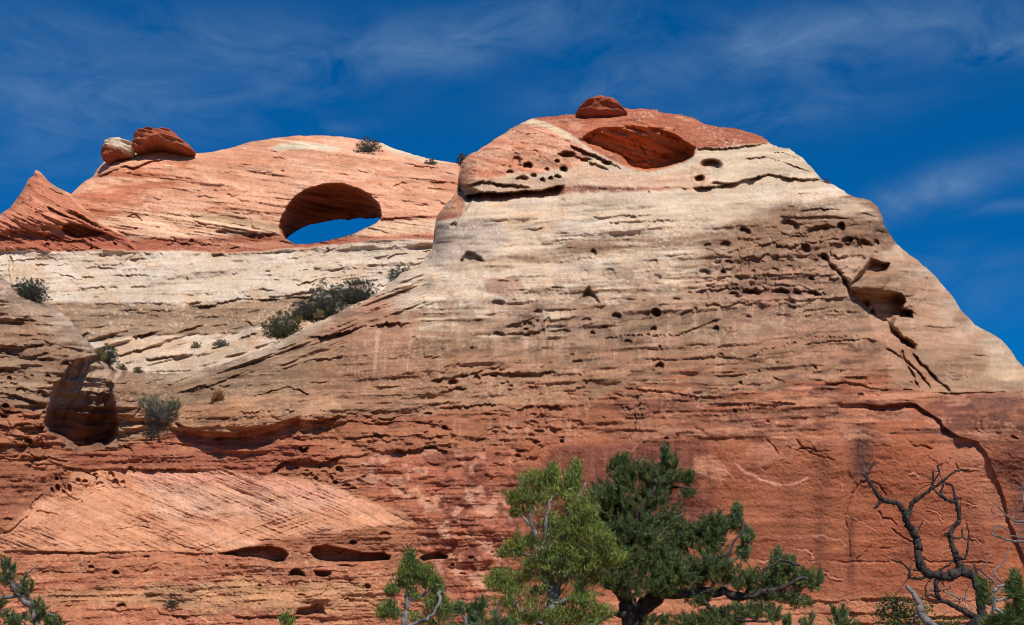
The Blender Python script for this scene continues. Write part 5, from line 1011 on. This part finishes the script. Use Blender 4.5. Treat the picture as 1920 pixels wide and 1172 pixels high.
# --- big pinyon pine in the middle
YP = 21.0
tree('pinyon_pine', YP,
    [[(1190, 1176, 24), (1178, 1140, 20), (1165, 1105, 15), (1152, 1085, 11), (1146, 1040, 9), (1150, 990, 8, .1), (1160, 930, 7, .2), (1165, 880, 5, .2)]],
    [[(1192, 1165, 15), (1210, 1135, 14), (1240, 1115, 12, -.2), (1280, 1112, 10, -.3), (1340, 1112, 8, -.3), (1400, 1118, 6, -.3), (1440, 1110, 5, -.2), (1490, 1090, 3, -.2), (1520, 1080, 2, -.1)],
     [(1210, 1138, 9), (1225, 1100, 8, -.1), (1262, 1095, 6, -.2), (1300, 1070, 5, -.2), (1330, 1040, 4, -.1), (1340, 1000, 3.5, 0), (1335, 960, 3, 0)],
     [(1150, 1060, 6), (1175, 1010, 5, -.2), (1200, 960, 5, -.2), (1230, 900, 4, -.1), (1245, 860, 3, 0), (1240, 838, 2, 0)],
     [(1150, 1000, 5), (1185, 940, 4, .3), (1230, 920, 3, .2), (1280, 915, 2, .2), (1300, 925, 2, .2)],
     [(1168, 1110, 7), (1140, 1100, 5, .2), (1125, 1070, 4, .3)], [(1155, 1080, 6), (1120, 1040, 4, .2), (1100, 980, 3, .2)],
     [(1300, 1112, 5, -.3), (1330, 1140, 4, -.5), (1380, 1160, 3, -.6), (1440, 1165, 2, -.6)], [(1400, 1110, 4, -.3), (1430, 1070, 3, -.3), (1460, 1050, 2.5, -.3), (1500, 1060, 2, -.2)],
     [(1262, 1095, 5, -.2), (1310, 1060, 4, -.4), (1360, 1040, 3, -.5), (1390, 1000, 2.5, -.4), (1385, 960, 2, -.3)], [(1200, 1150, 8), (1150, 1150, 5, -.3), (1120, 1165, 4, -.4)]],
    [(1168, 895, 30, 40, 90), (1165, 860, 18, 14, 26), (1205, 880, 26, 22, 50), (1248, 850, 9, 22, 26), (1262, 862, 10, 14, 20), (1240, 890, 30, 22, 60), (1280, 890, 20, 12, 26), (1297, 888, 8, 6, 8), (1290, 919, 14, 5, 9), (1225, 930, 32, 26, 80), (1130, 930, 30, 30, 90), (1110, 965, 26, 30, 80, .3),
     (1160, 960, 30, 26, 70, .3), (1200, 985, 44, 30, 130), (1150, 1010, 36, 34, 110), (1220, 1040, 52, 36, 180), (1270, 1010, 34, 26, 90), (1290, 990, 24, 14, 40), (1330, 1000, 28, 34, 100), (1350, 980, 16, 24, 44), (1382, 958, 9, 16, 24), (1378, 975, 16, 14, 30), (1400, 1000, 18, 14, 36), (1395, 1030, 16, 12, 24),
     (1280, 1070, 48, 30, 140, -.3), (1340, 1060, 40, 26, 100, -.3), (1190, 1085, 40, 30, 90, -.4), (1240, 1095, 26, 18, 40, -.5), (1150, 1080, 26, 18, 30, -.3), (1455, 1050, 14, 26, 40), (1480, 1060, 16, 22, 40), (1500, 1080, 20, 18, 44), (1450, 1085, 26, 20, 60), (1525, 1085, 12, 22, 24), (1537, 1078, 6, 12, 10), (1400, 1080, 30, 18, 50, -.3),
     (1430, 1110, 34, 14, 50), (1480, 1110, 22, 10, 24), (1400, 1140, 40, 14, 50, -.5), (1340, 1150, 30, 16, 44, -.5), (1290, 1160, 26, 14, 36, -.5), (1450, 1145, 16, 18, 26, -.4), (1475, 1160, 10, 10, 12, -.4), (1310, 1120, 26, 10, 20, -.3), (1180, 1045, 30, 22, 70, -.3), (1260, 965, 20, 16, 34), (1230, 1000, 95, 80, 90), (1340, 1065, 90, 50, 50, -.3), (1180, 930, 55, 55, 40), (1150, 1060, 50, 60, 50), (1240, 1160, 40, 10, 26, -.4), (1350, 1165, 50, 8, 34, -.5), (1500, 1125, 24, 10, 20)],
    'pinyon', 'large dark green pinyon pine spreading to the right in front of the red wall', 'tree', 401, M_pbark, (90, 106, 56), (.15, .1), ln=.050, n=36, wd=.0038, dens=2.3, bare=14)

# --- juniper to its left
YJ = 19.5
tree('juniper_tree', YJ,
    [[(1022, 1176, 15), (1038, 1150, 13), (1042, 1120, 11), (1030, 1085, 8), (1035, 1050, 7), (1050, 1010, 6), (1062, 985, 5), (1072, 950, 4), (1080, 920, 3)]],
    [[(1042, 1125, 8), (1022, 1090, 5), (1008, 1050, 4), (1003, 1005, 4), (998, 985, 3.5), (990, 950, 3), (980, 930, 2)], [(1030, 1070, 5), (1020, 1020, 4, -.2), (1024, 985, 4, -.2), (1030, 945, 3, -.2), (1045, 915, 2)],
     [(1042, 1110, 6), (1065, 1070, 4, -.2), (1100, 1050, 3, -.3), (1120, 1035, 2, -.3)], [(1038, 1150, 9), (1048, 1140, 7, -.2), (1060, 1125, 5, -.3), (1090, 1110, 4, -.3), (1100, 1080, 3)],
     [(1008, 1050, 4), (985, 1040, 3), (960, 1035, 2)], [(1060, 990, 4), (1080, 960, 3), (1098, 905, 2)], [(1050, 1010, 4), (1080, 1010, 3, -.2), (1105, 985, 2.5, -.2), (1120, 960, 2)],
     [(998, 985, 3), (975, 965, 2.5), (955, 945, 1.5)], [(1015, 1165, 6), (980, 1150, 4), (960, 1120, 4), (945, 1100, 3), (935, 1080, 2)], [(1030, 1100, 3), (1000, 1075, 2.5), (985, 1060, 2)]],
    [(1000, 900, 26, 16, 30), (1035, 890, 14, 22, 28), (1075, 895, 14, 24, 28), (1082, 880, 8, 10, 9), (960, 935, 16, 12, 18), (985, 930, 24, 18, 34), (975, 960, 18, 10, 14), (1030, 920, 26, 22, 46), (1070, 930, 20, 26, 36),
     (1095, 970, 22, 36, 70, -.3), (1080, 1000, 34, 26, 60, -.3), (1040, 990, 26, 20, 40), (1120, 1020, 28, 34, 90, -.4), (1150, 1045, 18, 18, 34, -.4), (1060, 1040, 44, 26, 80, -.2), (1010, 1050, 30, 22, 46), (970, 1025, 18, 20, 28), (950, 1035, 14, 10, 12), (1000, 1015, 16, 14, 18),
     (1050, 1075, 40, 18, 40), (1100, 1085, 26, 22, 40, -.3), (1110, 1055, 24, 16, 30, -.4), (1090, 1125, 24, 20, 34, -.4), (1060, 1150, 26, 14, 24, -.3), (1110, 1165, 16, 8, 10, -.3), (940, 1075, 16, 14, 18), (925, 1095, 22, 10, 18), (960, 1100, 20, 14, 20), (985, 1080, 14, 12, 12), (950, 1130, 22, 14, 14), (1005, 1110, 12, 12, 8), (1000, 1160, 22, 10, 18), (1050, 980, 70, 90, 60), (1050, 1080, 80, 70, 60), (1000, 1130, 60, 40, 30), (1080, 1162, 46, 12, 40, -.3), (1130, 1150, 20, 14, 20, -.3), (975, 1160, 26, 10, 22), (1040, 1165, 30, 8, 20)],
    'juniper', 'yellow-green juniper with pale grey limbs, against the left side of the big pinyon pine', 'tree', 402, M_jbark, (116, 128, 58), (-.25, .1), ln=.052, n=30, wd=.0052, dens=1.75, bare=14)

# --- small juniper left of the caves
tree('juniper_tree', 18.0,
    [[(758, 1176, 6), (761, 1150, 5.5), (764, 1130, 5), (763, 1100, 4), (766, 1075, 3.5), (768, 1050, 2.5), (767, 1035, 1.5)]],
    [[(762, 1170, 4), (790, 1165, 4, -.2), (815, 1150, 3, -.3), (825, 1120, 3, -.2), (828, 1100, 2)], [(765, 1128, 3), (785, 1120, 3), (800, 1110, 2.5), (808, 1095, 2)], [(762, 1150, 2.5), (745, 1152, 2), (730, 1140, 1.5)], [(800, 1160, 3), (815, 1168, 2.5), (825, 1172, 2)]],
    [(768, 1045, 8, 14, 10), (770, 1062, 16, 14, 20), (765, 1080, 22, 16, 32), (790, 1075, 20, 18, 30), (805, 1090, 16, 16, 24), (755, 1095, 10, 8, 8), (735, 1108, 12, 8, 12), (720, 1150, 14, 12, 16), (740, 1150, 14, 10, 9), (732, 1135, 10, 10, 8), (820, 1110, 16, 20, 28), (815, 1135, 24, 18, 26), (835, 1150, 14, 16, 18), (775, 1112, 12, 8, 8), (805, 1165, 20, 8, 12), (775, 1160, 10, 8, 5)],
    'juniper', 'small thin-trunked juniper standing just below the elongated caves, alone', 'tree', 403, M_jbark, (104, 118, 56), (.1, 0), ln=.050, n=32, wd=.0050, dens=1.6, bare=3)
# --- small pinyon between the two junipers
tree('pinyon_pine', 17.0,
    [[(872, 1178, 4), (872, 1160, 3.5), (866, 1148, 3), (862, 1135, 2)]],
    [[(872, 1165, 3), (890, 1150, 2.5), (905, 1135, 2)], [(925, 1180, 2), (930, 1150, 2), (932, 1130, 1.5)]],
    [(864, 1132, 12, 10, 12), (855, 1138, 8, 6, 6), (885, 1140, 12, 12, 22), (905, 1128, 12, 14, 24), (895, 1155, 16, 10, 24), (900, 1168, 34, 9, 40), (960, 1165, 18, 8, 20), (930, 1150, 10, 18, 14), (850, 1170, 10, 6, 8), (945, 1168, 14, 8, 10)],
    'pinyon', 'low young pinyon pine showing only its tips between the two junipers', 'tree', 404, M_twig, (88, 112, 64), (0, 0), ln=.048, n=34, wd=.0036)
# --- pine at the left edge
tree('pinyon_pine', 19.0,
    [[(72, 1178, 7), (66, 1160, 6), (62, 1140, 5), (40, 1120, 5), (22, 1095, 4), (15, 1070, 3)]],
    [[(62, 1140, 4), (50, 1110, 4), (30, 1095, 3), (5, 1085, 3)], [(40, 1110, 2.5), (45, 1080, 2), (60, 1068, 1.2), (72, 1058, .8)], [(66, 1160, 4), (85, 1150, 3), (105, 1158, 2)], [(40, 1120, 4), (10, 1120, 3), (-20, 1130, 3)]],
    [(8, 1055, 10, 14, 14), (22, 1062, 12, 14, 16), (10, 1078, 18, 14, 22), (50, 1090, 16, 12, 20), (45, 1105, 14, 10, 12), (75, 1135, 16, 16, 26), (60, 1150, 22, 14, 26), (95, 1155, 18, 12, 24), (105, 1168, 18, 8, 16), (20, 1150, 26, 16, 34), (0, 1130, 18, 14, 18), (35, 1165, 30, 10, 26), (-30, 1090, 30, 60, 60)],
    'pinyon', 'dark pinyon pine cut off by the left edge, below the pale slickrock', 'tree', 405, M_twig, (86, 106, 60), (.1, 0), ln=.05, n=34, wd=.0038, bare=7)
# --- pine at the right edge, in front of the dead tree
tree('pinyon_pine', 13.0,
    [[(1900, 1185, 6), (1893, 1165, 5), (1880, 1150, 4), (1865, 1140, 3), (1862, 1110, 3), (1872, 1100, 2.5), (1885, 1095, 2), (1910, 1110, 2)]],
    [[(1862, 1150, 2.5), (1861, 1125, 2), (1860, 1105, 1.6)], [(1872, 1102, 1.8), (1850, 1080, 1.6), (1840, 1068, 1.2), (1858, 1040, 1)], [(1893, 1165, 3), (1910, 1140, 2.5), (1930, 1120, 2)]],
    [(1838, 1105, 9, 15, 16), (1838, 1090, 7, 8, 8), (1892, 1098, 14, 12, 14), (1905, 1090, 14, 18, 18), (1910, 1120, 18, 16, 30), (1895, 1140, 18, 14, 26), (1880, 1160, 24, 12, 34), (1915, 1160, 18, 14, 30), (1850, 1165, 14, 8, 14), (1900, 1078, 6, 8, 5), (1940, 1130, 22, 40, 40)],
    'pinyon', 'bright green pinyon pine with long needles cut off by the right edge', 'tree', 406, M_grey, (82, 104, 50), (.1, 0), ln=.052, n=44, wd=.0026)
# --- pine tips poking over the lower frame edge
for i_, (u_, bl, lab, Yt) in enumerate([(1570, [(1562, 1140, 9, 10, 9), (1580, 1145, 12, 10, 11), (1572, 1160, 20, 10, 20), (1600, 1165, 14, 8, 10)], 'young pinyon tip right of the big pine, just above the frame edge', 16),
        (1518, [(1522, 1152, 7, 10, 8), (1512, 1165, 14, 8, 11)], 'smallest pinyon tip, between the big pine and the young pinyon tip', 16)]):
    tree('pinyon_pine', Yt, [[(u_, 1182, 3), (u_ + 2, 1165, 2), (u_ + 1, 1150, 1.2)]], [], bl, 'pinyon', lab, 'tree', 410 + i_, M_twig, (88, 112, 64), (0, 0), ln=.046, n=34, wd=.0036)
tree('juniper_tree', 18.0, [[(536, 1182, 2), (535, 1165, 1.5), (534, 1152, 1)]], [], [(535, 1158, 6, 8, 7), (537, 1168, 10, 6, 9)], 'juniper', 'bright green juniper tip just above the lower frame edge, under the caves', 'tree', 415, M_twig, (112, 134, 58), (0, 0), ln=.06, n=26, wd=.0055)
# --- leafy oak shrub
def leaf_disks(tips, rs, n=12, r=.02, base=(70, 84, 40), spread=.07):
    T = len(tips); c = tips[:, None] + rs.normal(size=(T, n, 3)) * spread; a = rs.normal(size=(T, n, 3)); a /= np.linalg.norm(a, axis=2)[..., None]; b = np.cross(a, rs.normal(size=(T, n, 3))); b /= np.linalg.norm(b, axis=2)[..., None]
    R_ = r * (.6 + .6 * rs.rand(T, n))[..., None]
    V_ = np.stack([c + a * R_, c + b * R_ * .7, c - a * R_, c - b * R_ * .7], 2).reshape(-1, 3); F_ = np.arange(len(V_)).reshape(-1, 4)
    col = lin(base)[None, None] * (.6 + .8 * rs.rand(T, n))[..., None] * (1 + (rs.rand(T, 1, 1) - .5) * np.array([.3, .1, -.2]))
    return V_, F_, np.repeat(col.reshape(-1, 3), 4, 0)
def oak():
    rs = np.random.RandomState(420); Y = 17.0
    e0 = wood([[(1690, 1185, 3), (1685, 1160, 2), (1675, 1135, 1.5)], [(1690, 1185, 3), (1710, 1165, 2), (1725, 1150, 1.5)]], Y, rs)
    f = e0[0][0][0]; g_ = np.array([f[0], f[1], gz(f[0], f[1])]); e0.append(smooth_path([g_, f], [.03, .02], .1)); e = empty('oak_shrub', tuple(g_), 'small-leaved dark green shrub standing just left of the dead tree', 'shrub')
    pts = blob_points([(1672, 1130, 16, 12, 22), (1655, 1148, 14, 10, 16), (1690, 1145, 22, 14, 34), (1715, 1140, 12, 12, 14), (1735, 1142, 8, 5, 6), (1680, 1165, 30, 9, 30), (1720, 1165, 22, 8, 16), (1790, 1168, 16, 6, 10), (1770, 1170, 14, 5, 7)], Y, rs)
    paths, tips, dirs = grow(e0, pts, rs, .002); v_, f_ = tube(e0 + paths, 6, 0, 1); mesh_obj('branches', v_ - g_, f_, M_twig, parent=e)
    V_, F_, C_ = leaf_disks(tips, rs, 12, .017, (84, 96, 48), .05); mesh_obj('foliage', V_ - g_, F_, M_leaf, parent=e, colors=C_, smooth=False)
oak()

# --- the dead tree on the right
def dead_tree():
    Y = 16.0; rs = np.random.RandomState(430); Z = lambda l: [(1600 + a * 320 / 1130, 840 + b * 332 / 1172, c * .84 * 320 / 1130) + tuple(q) for a, b, c, *q in l]
    trunk = [Z([(855, 1180, 42), (850, 1100, 38), (845, 1020, 36), (835, 960, 34), (815, 880, 32), (770, 830, 30), (715, 795, 30), (690, 745, 27), (680, 710, 24), (665, 670, 20), (645, 610, 20), (640, 565, 20), (665, 520, 20), (700, 490, 17), (702, 450, 17), (690, 390, 17), (680, 350, 15), (668, 300, 9), (655, 250, 8), (630, 235, 5), (605, 228, 4)])]
    heavy = [Z([(800, 850, 30), (740, 830, 30), (690, 815, 34), (640, 850, 36), (580, 850, 38), (510, 840, 34), (470, 810, 34), (445, 770, 32), (430, 710, 30), (428, 640, 30), (415, 580, 30), (390, 545, 28), (360, 510, 24), (345, 460, 22), (330, 410, 22), (300, 370, 20), (250, 355, 18), (205, 347, 17), (180, 335, 18), (155, 300, 16), (120, 240, 15), (95, 205, 13), (85, 185, 12), (62, 170, 11)]),
             Z([(355, 490, 14, -.1), (365, 440, 16), (375, 400, 16), (400, 355, 16), (440, 325, 15), (490, 290, 14), (530, 260, 12), (570, 235, 11), (610, 205, 11), (650, 170, 9), (690, 148, 8), (730, 145, 7), (768, 142, 6)]),
             Z([(690, 360, 12), (650, 355, 13), (610, 340, 15), (575, 315, 12), (545, 285, 8), (520, 265, 6)])]
    thin = [Z([(85, 190, 11), (105, 165, 9), (115, 130, 9), (140, 90, 6)]), Z([(68, 170, 9), (75, 140, 7), (90, 105, 5)]), Z([(190, 345, 13), (175, 365, 10), (155, 390, 10), (138, 400, 8)]),
            Z([(515, 265, 9), (530, 225, 9), (560, 180, 7), (575, 160, 6), (560, 115, 6)]), Z([(530, 230, 9), (528, 190, 9), (527, 145, 7)]), Z([(570, 165, 4), (580, 130, 3), (583, 80, 3)]), Z([(560, 260, 5), (563, 220, 4), (562, 190, 3)]),
            Z([(580, 320, 9), (588, 270, 8), (598, 235, 6)]), Z([(615, 235, 7), (650, 245, 7), (665, 300, 8), (680, 350, 9)]), Z([(405, 340, 8), (405, 325, 7)]), Z([(430, 545, 6), (445, 515, 5), (460, 482, 4)]), Z([(358, 500, 9, -.15), (360, 470, 8, -.15), (362, 455, 8, -.15)]),
            Z([(640, 570, 8), (620, 566, 6), (605, 564, 5)]), Z([(655, 600, 8), (690, 598, 7), (720, 590, 6), (745, 605, 6), (770, 590, 6), (765, 545, 6), (745, 490, 4)]), Z([(725, 590, 8), (720, 560, 7), (722, 528, 5)]), Z([(700, 740, 12), (740, 735, 11), (752, 690, 9), (760, 640, 8), (768, 580, 7)]), Z([(768, 585, 5), (782, 582, 4)]),
            Z([(690, 730, 10), (650, 750, 10), (600, 790, 9), (560, 820, 8)]), Z([(500, 850, 12), (440, 865, 12), (380, 860, 11), (370, 810, 9), (345, 780, 9), (310, 755, 8), (255, 740, 8)]), Z([(450, 818, 6), (400, 808, 6), (365, 802, 5)]), Z([(370, 855, 8), (362, 865, 6)]),
            Z([(820, 860, 12), (815, 810, 7), (795, 760, 4)]), Z([(820, 810, 5), (850, 800, 4)]),
            Z([(550, 870, 18), (548, 920, 18), (552, 960, 17), (565, 1000, 15), (590, 1010, 17), (640, 1030, 20), (700, 1065, 22), (760, 1095, 24), (830, 1125, 26)]), Z([(550, 1025, 10), (570, 1015, 13), (590, 1010, 14)]),
            Z([(550, 990, 9), (510, 970, 8), (480, 985, 7), (475, 930, 6), (490, 895, 5)]), Z([(490, 980, 6), (500, 1020, 5), (525, 1060, 4)]), Z([(600, 950, 8), (650, 970, 9), (700, 1000, 9), (740, 990, 7), (760, 970, 6)]), Z([(560, 950, 6), (600, 940, 5), (640, 930, 5), (645, 910, 4)]), Z([(530, 910, 6), (500, 940, 5), (490, 975, 5)]), Z([(490, 885, 5), (550, 888, 4), (610, 875, 3)]), Z([(575, 935, 4), (610, 910, 4), (635, 905, 3)]),
            Z([(650, 985, 4), (690, 1020, 3), (740, 1050, 3), (790, 1110, 3)]), Z([(740, 1010, 3), (770, 1050, 3), (810, 1090, 3)])]
    W = wood(trunk, Y, rs, .04, .10); f = W[0][0][0]; g_ = np.array([f[0] + .1, f[1], gz(f[0], f[1]) - .1]); W.insert(0, smooth_path([g_, f], [.24, .19], .08, .1, rs))
    e = empty('dead_tree', tuple(g_), 'leafless charred dead tree with twisted forking limbs before the red wall', 'tree')
    v_, f_ = tube(W, 14, .16, 1); mesh_obj('trunk', v_ - g_, f_, M_dead, parent=e)
    for s_ in heavy: v_, f_ = tube(wood([s_], Y, rs, .04, .12), 12, .16, 2); mesh_obj('limb', v_ - g_, f_, M_dead, parent=e)
    for k_, s_ in enumerate(thin): v_, f_ = tube(wood([s_], Y, rs, .03, .12), 8, .12, 3); mesh_obj('branch', v_ - g_, f_, M_grey if k_ in (1, 5, 6, 27, 29, 30, 31, 32, 33) else M_dead, parent=e)
    nodes = np.concatenate([q for q, r in wood(thin + heavy + trunk, Y, rs, .04, .1)]); nodes = nodes[nodes[:, 2] > g_[2] + 1.2]; tw = []
    for k in range(55):
        a = nodes[rs.randint(len(nodes))]; d = rs.normal(size=3) * [1, .5, 1] + [0, 0, .35]; d /= np.linalg.norm(d); L_ = .08 + .22 * rs.rand() ** 2; b = a + d * L_ * .5 + rs.normal(size=3) * .02; c = a + d * L_ + rs.normal(size=3) * .035
        tw.append((np.array([a, b, c]), np.array([.007, .005, .002])))
        if rs.rand() < .5: tw.append((np.array([b, b + (rs.normal(size=3) * .04 + d * .05)]), np.array([.004, .002])))
    v_, f_ = tube(tw, 4, 0, 9); tag(mesh_obj('twigs', v_ - g_, f_, M_dead, parent=e), kind='stuff')
dead_tree()
def snag(label, specs, Y, seed, mat, name='dead_branch', cat='branch'):
    rs = np.random.RandomState(seed); Z = lambda l: [(1600 + a * 320 / 1130, 840 + b * 332 / 1172, c * 320 / 1130) + tuple(q) for a, b, c, *q in l]
    W = wood([Z(s_) for s_ in specs], Y, rs, .03, .1); f = W[0][0][0]; g_ = np.array([f[0], f[1], gz(f[0], f[1]) - .1]); W.insert(0, smooth_path([g_, f], [W[0][1][0] * 1.5, W[0][1][0]], .1, .05, rs))
    v_, f_ = tube(W, 8, .12, seed); o = mesh_obj(name, v_, f_, mat, origin=tuple(g_)); tag(o, label, cat)
snag('thick bare grey stem leaning left beneath the dead tree', [[(540, 1185, 26), (470, 1130, 26), (445, 1095, 24), (445, 1050, 20), (420, 1000, 20), (385, 950, 15), (352, 912, 10)], [(455, 1120, 10), (430, 1112, 8), (410, 1110, 6)]], 15.0, 441, M_grey, 'dead_sapling', 'dead sapling')
snag('bare dead boughs reaching in from the right edge over the red wall', [[(1250, 1180, 14), (1230, 900, 12), (1200, 650, 10), (1130, 620, 8), (1060, 618, 8), (1000, 600, 7), (960, 580, 6), (920, 575, 6), (935, 530, 5), (955, 512, 4), (1000, 528, 3), (1035, 547, 3)],
    [(1200, 650, 8), (1135, 595, 7), (1080, 588, 5), (1040, 580, 4)], [(1210, 700, 8), (1190, 560, 8), (1140, 490, 8), (1070, 485, 8), (1030, 460, 5), (980, 410, 4), (928, 368, 3)], [(1040, 465, 4), (1000, 450, 4), (930, 438, 3), (912, 405, 3), (925, 380, 2)], [(1190, 560, 6), (1135, 430, 6), (1125, 330, 5), (1125, 225, 5)], [(1075, 480, 4), (1090, 420, 3), (1102, 360, 2)], [(1130, 505, 5), (1060, 502, 4)], [(1080, 590, 5), (1078, 548, 4)]], 17.0, 442, M_grey)
snag('slender pale crooked dead twig rising left of the right-edge pine', [[(1120, 1185, 8), (1070, 1010, 7), (1040, 950, 7), (1010, 905, 6), (970, 875, 6), (935, 840, 6), (930, 815, 6), (970, 785, 5), (1015, 730, 5), (1033, 660, 4)], [(1040, 950, 6), (970, 930, 5), (925, 960, 5), (920, 1060, 6), (915, 1130, 6)], [(860, 1025, 12), (920, 1020, 11), (990, 1000, 9), (1060, 960, 6), (1100, 920, 4)]], 14.5, 443, M_grey, 'dead_twig', 'branch')

# --- shrubs on the rock: each a dome of fine stems and small leaves
def shrub(name, u, v, ru, rv, sheet, label, seed, base=(96, 104, 76), cat='bush', group=None, stem_col=None, n=150, r=.06, fan=1.0, ymin=0.0, dy=None, droop=0):
    rs = np.random.RandomState(seed)
    ru, rv, n, base = ru * 1.45, rv * 1.5, int(n * 3), tuple(c_ * .74 for c_ in base)
    Yr = float(sheet.sample(sheet.D, np.array([float(u)]), np.array([float(v + rv * .8)]))[0]) - .35 + ymin
    if dy is not None: Yr = dy
    m = Yr / FPX / CT; c = np.array(pix(u, v + rv * .85, Yr)); 
    q = rs.normal(size=(n, 3)); q /= np.linalg.norm(q, axis=1)[:, None]; q *= rs.rand(n, 1) ** .4; q[:, 2] = np.abs(q[:, 2]) * 1.75 - .15
    lump = .75 + .5 * vnoise(np.arctan2(q[:, 0], q[:, 1]) * 2 + 9, q[:, 2] * 3 + 5, seed % 200)
    pts = c + q * np.array([ru * m, min(ru, rv) * m, rv * m]) * lump[:, None]
    root = c + np.array([0, .15, -.05]); paths = []
    for k in range(0, n, 2):
        a = pts[k]; mid = root + (a - root) * .5 + rs.normal(size=3) * .06 * ru * m; paths.append((np.array([root + rs.normal(size=3) * .06 * ru * m * np.array([1, 1, .2]), mid, a]), np.array([.03, .018, .008])))
    e = empty(name, tuple(root), label, cat, group)
    v_, f_ = tube(paths, 4, 0, seed); mesh_obj('stems', v_ - root, f_, M_grey, parent=e)
    dirs = pts - root; V_, F_, C_ = sprays(pts, dirs, rs, r * 1.6, 22, r * .30, base, size=.7 + .6 * rs.rand(n)); mesh_obj('foliage', V_ - root, F_, M_leaf, parent=e, colors=C_, smooth=False)
    return e
GB = 'dark bushes in the hollow behind the cliff shoulder'
for i_, (u_, v_, a_, b_, lab, col_, n_) in enumerate([
    (528, 604, 26, 19, 'lowest bush of the slanting row on the shoulder, yellow-green at its left', (100, 104, 58), 150), (572, 578, 22, 14, 'low grey bush second from the bottom of the slanting row', (104, 100, 84), 110),
    (612, 562, 32, 27, 'largest and tallest bush of the slanting row on the shoulder', (92, 98, 70), 260), (668, 542, 34, 18, 'dark round bush at the upper end of the slanting row', (88, 94, 70), 190)]):
    shrub('bush', u_, v_, a_, b_, K, lab, 500 + i_, col_, group=GB, n=int(n_ * 1.2), dy=float(F.sample(F.D, np.array([float(u_)]), np.array([float(v_ + 35)]))[0]) + 2.5 + i_ * .4, r=.075)
for i_, a_ in enumerate([('bush', 690, 268, 19, 12, K, 'dark spiky bush on the crest of the arch fin', (84, 90, 66), 110, .06), ('bush', 807, 301, 9, 5, K, 'tiny bush on the pale right shoulder of the arch fin', (96, 104, 72), 40, .05),
        ('bush', 754, 507, 21, 10, K, 'flat grey bush at the top of the gully beside the cliff', (98, 100, 80), 100, .06), ('bush', 414, 641, 12, 6, K, 'sparse grey bush alone on the pale slabs', (110, 104, 92), 46, .05),
        ('grass_tuft', 368, 646, 7, 4, K, 'small yellow grass tuft on the pale slabs', (168, 150, 88), 26, .05), ('bush', 52, 538, 27, 17, F, 'dark round bush on the left shoulder near the left edge', (88, 96, 74), 170, .07),
        ('bush', 199, 660, 16, 15, F, 'dark bush on the steep rim above the shaded alcove', (84, 94, 74), 110, .06), ('grass_tuft', 184, 660, 9, 9, F, 'golden tuft touching the dark bush above the alcove', (164, 140, 70), 46, .05),
        ('grass_tuft', 259, 692, 8, 5, F, 'straw-coloured tuft at the lowest point of the gully', (150, 130, 84), 24, .05), ('grass_tuft', 228, 688, 7, 4, F, 'dull tuft on the rim left of the gully bottom', (126, 112, 74), 22, .05),
        ('bush', 409, 740, 10, 8, F, 'small round rust-orange bush on the tan ledge', (190, 118, 44), 60, .045), ('bush', 868, 294, 9, 9, F, 'small dark bush in the notch between the fin and the dome', (76, 84, 62), 60, .05),
        ('grass_tuft', 560, 598, 7, 5, F, 'yellow tuft at the foot of the slanting bush row', (160, 140, 80), 22, .05), ('grass_tuft', 598, 586, 8, 6, F, 'straw tuft between the largest bush and the ridge', (178, 150, 92), 26, .05),
        ('grass_tuft', 758, 494, 0, 0, None, '', (0, 0, 0), 0, 0), ('bush', 322, 1128, 10, 4, F, 'tiny grey bush on the slab low on the left wall', (120, 104, 84), 26, .04), ('bush', 1549, 339, 6, 3, F, 'minute dry bush on the skyline right of the dome', (104, 90, 76), 18, .04)]):
    nm, u_, v_, ru_, rv_, s_, lab, col_, n_, r_ = a_
    if not n_: continue
    dy_ = 143.5 if u_ == 868 else None
    shrub(nm, u_, v_, ru_, rv_, s_, lab, 520 + i_, col_, cat='bush' if nm == 'bush' else 'grass tuft', n=n_, r=r_, dy=dy_)
def hanging():
    rs = np.random.RandomState(560); u0, v0 = 290, 782
    Yr = float(F.sample(F.D, np.array([290.]), np.array([785.]))[0]) - .8; m = Yr / FPX / CT; root = np.array(pix(u0, v0, Yr))
    e = empty('hanging_bush', tuple(root), 'straggly bush on the ledge with bare roots dangling down the red wall', 'bush')
    cl = [(280, 752, 18, 14, 90), (300, 766, 24, 14, 100), (322, 757, 16, 12, 80), (332, 764, 10, 6, 26), (285, 780, 14, 12, 44), (310, 785, 14, 10, 40)]
    pts = blob_points(cl, Yr, rs); paths = [(np.array([root, (root + p) / 2 + rs.normal(size=3) * .08, p]), np.array([.035, .02, .01])) for p in pts[::2]]
    v_, f_ = tube(paths, 4, 0, 1); mesh_obj('stems', v_ - root, f_, M_grey, parent=e)
    V_, F_, C_ = sprays(pts, pts - root, rs, .11, 18, .02, (92, 92, 68), size=.7 + .6 * rs.rand(len(pts))); mesh_obj('foliage', V_ - root, F_, M_leaf, parent=e, colors=C_, smooth=False)
    rts = []
    for k in range(16):
        a = np.array(pix(286 + rs.randn() * 8, 785 + rs.rand() * 10, Yr)); b = np.array(pix(292 + rs.randn() * 9, 812 + rs.rand() * 14, Yr + .3)); c = np.array(pix(290 + rs.randn() * 12, 825 + rs.rand() * 20, Yr + .8)); rts.append(smooth_path([a, b, c], [.03, .022, .01], .2, .3, rs))
    v_, f_ = tube(rts, 4, .1, 2); mesh_obj('roots', v_ - root, f_, M_dead, parent=e)
hanging()
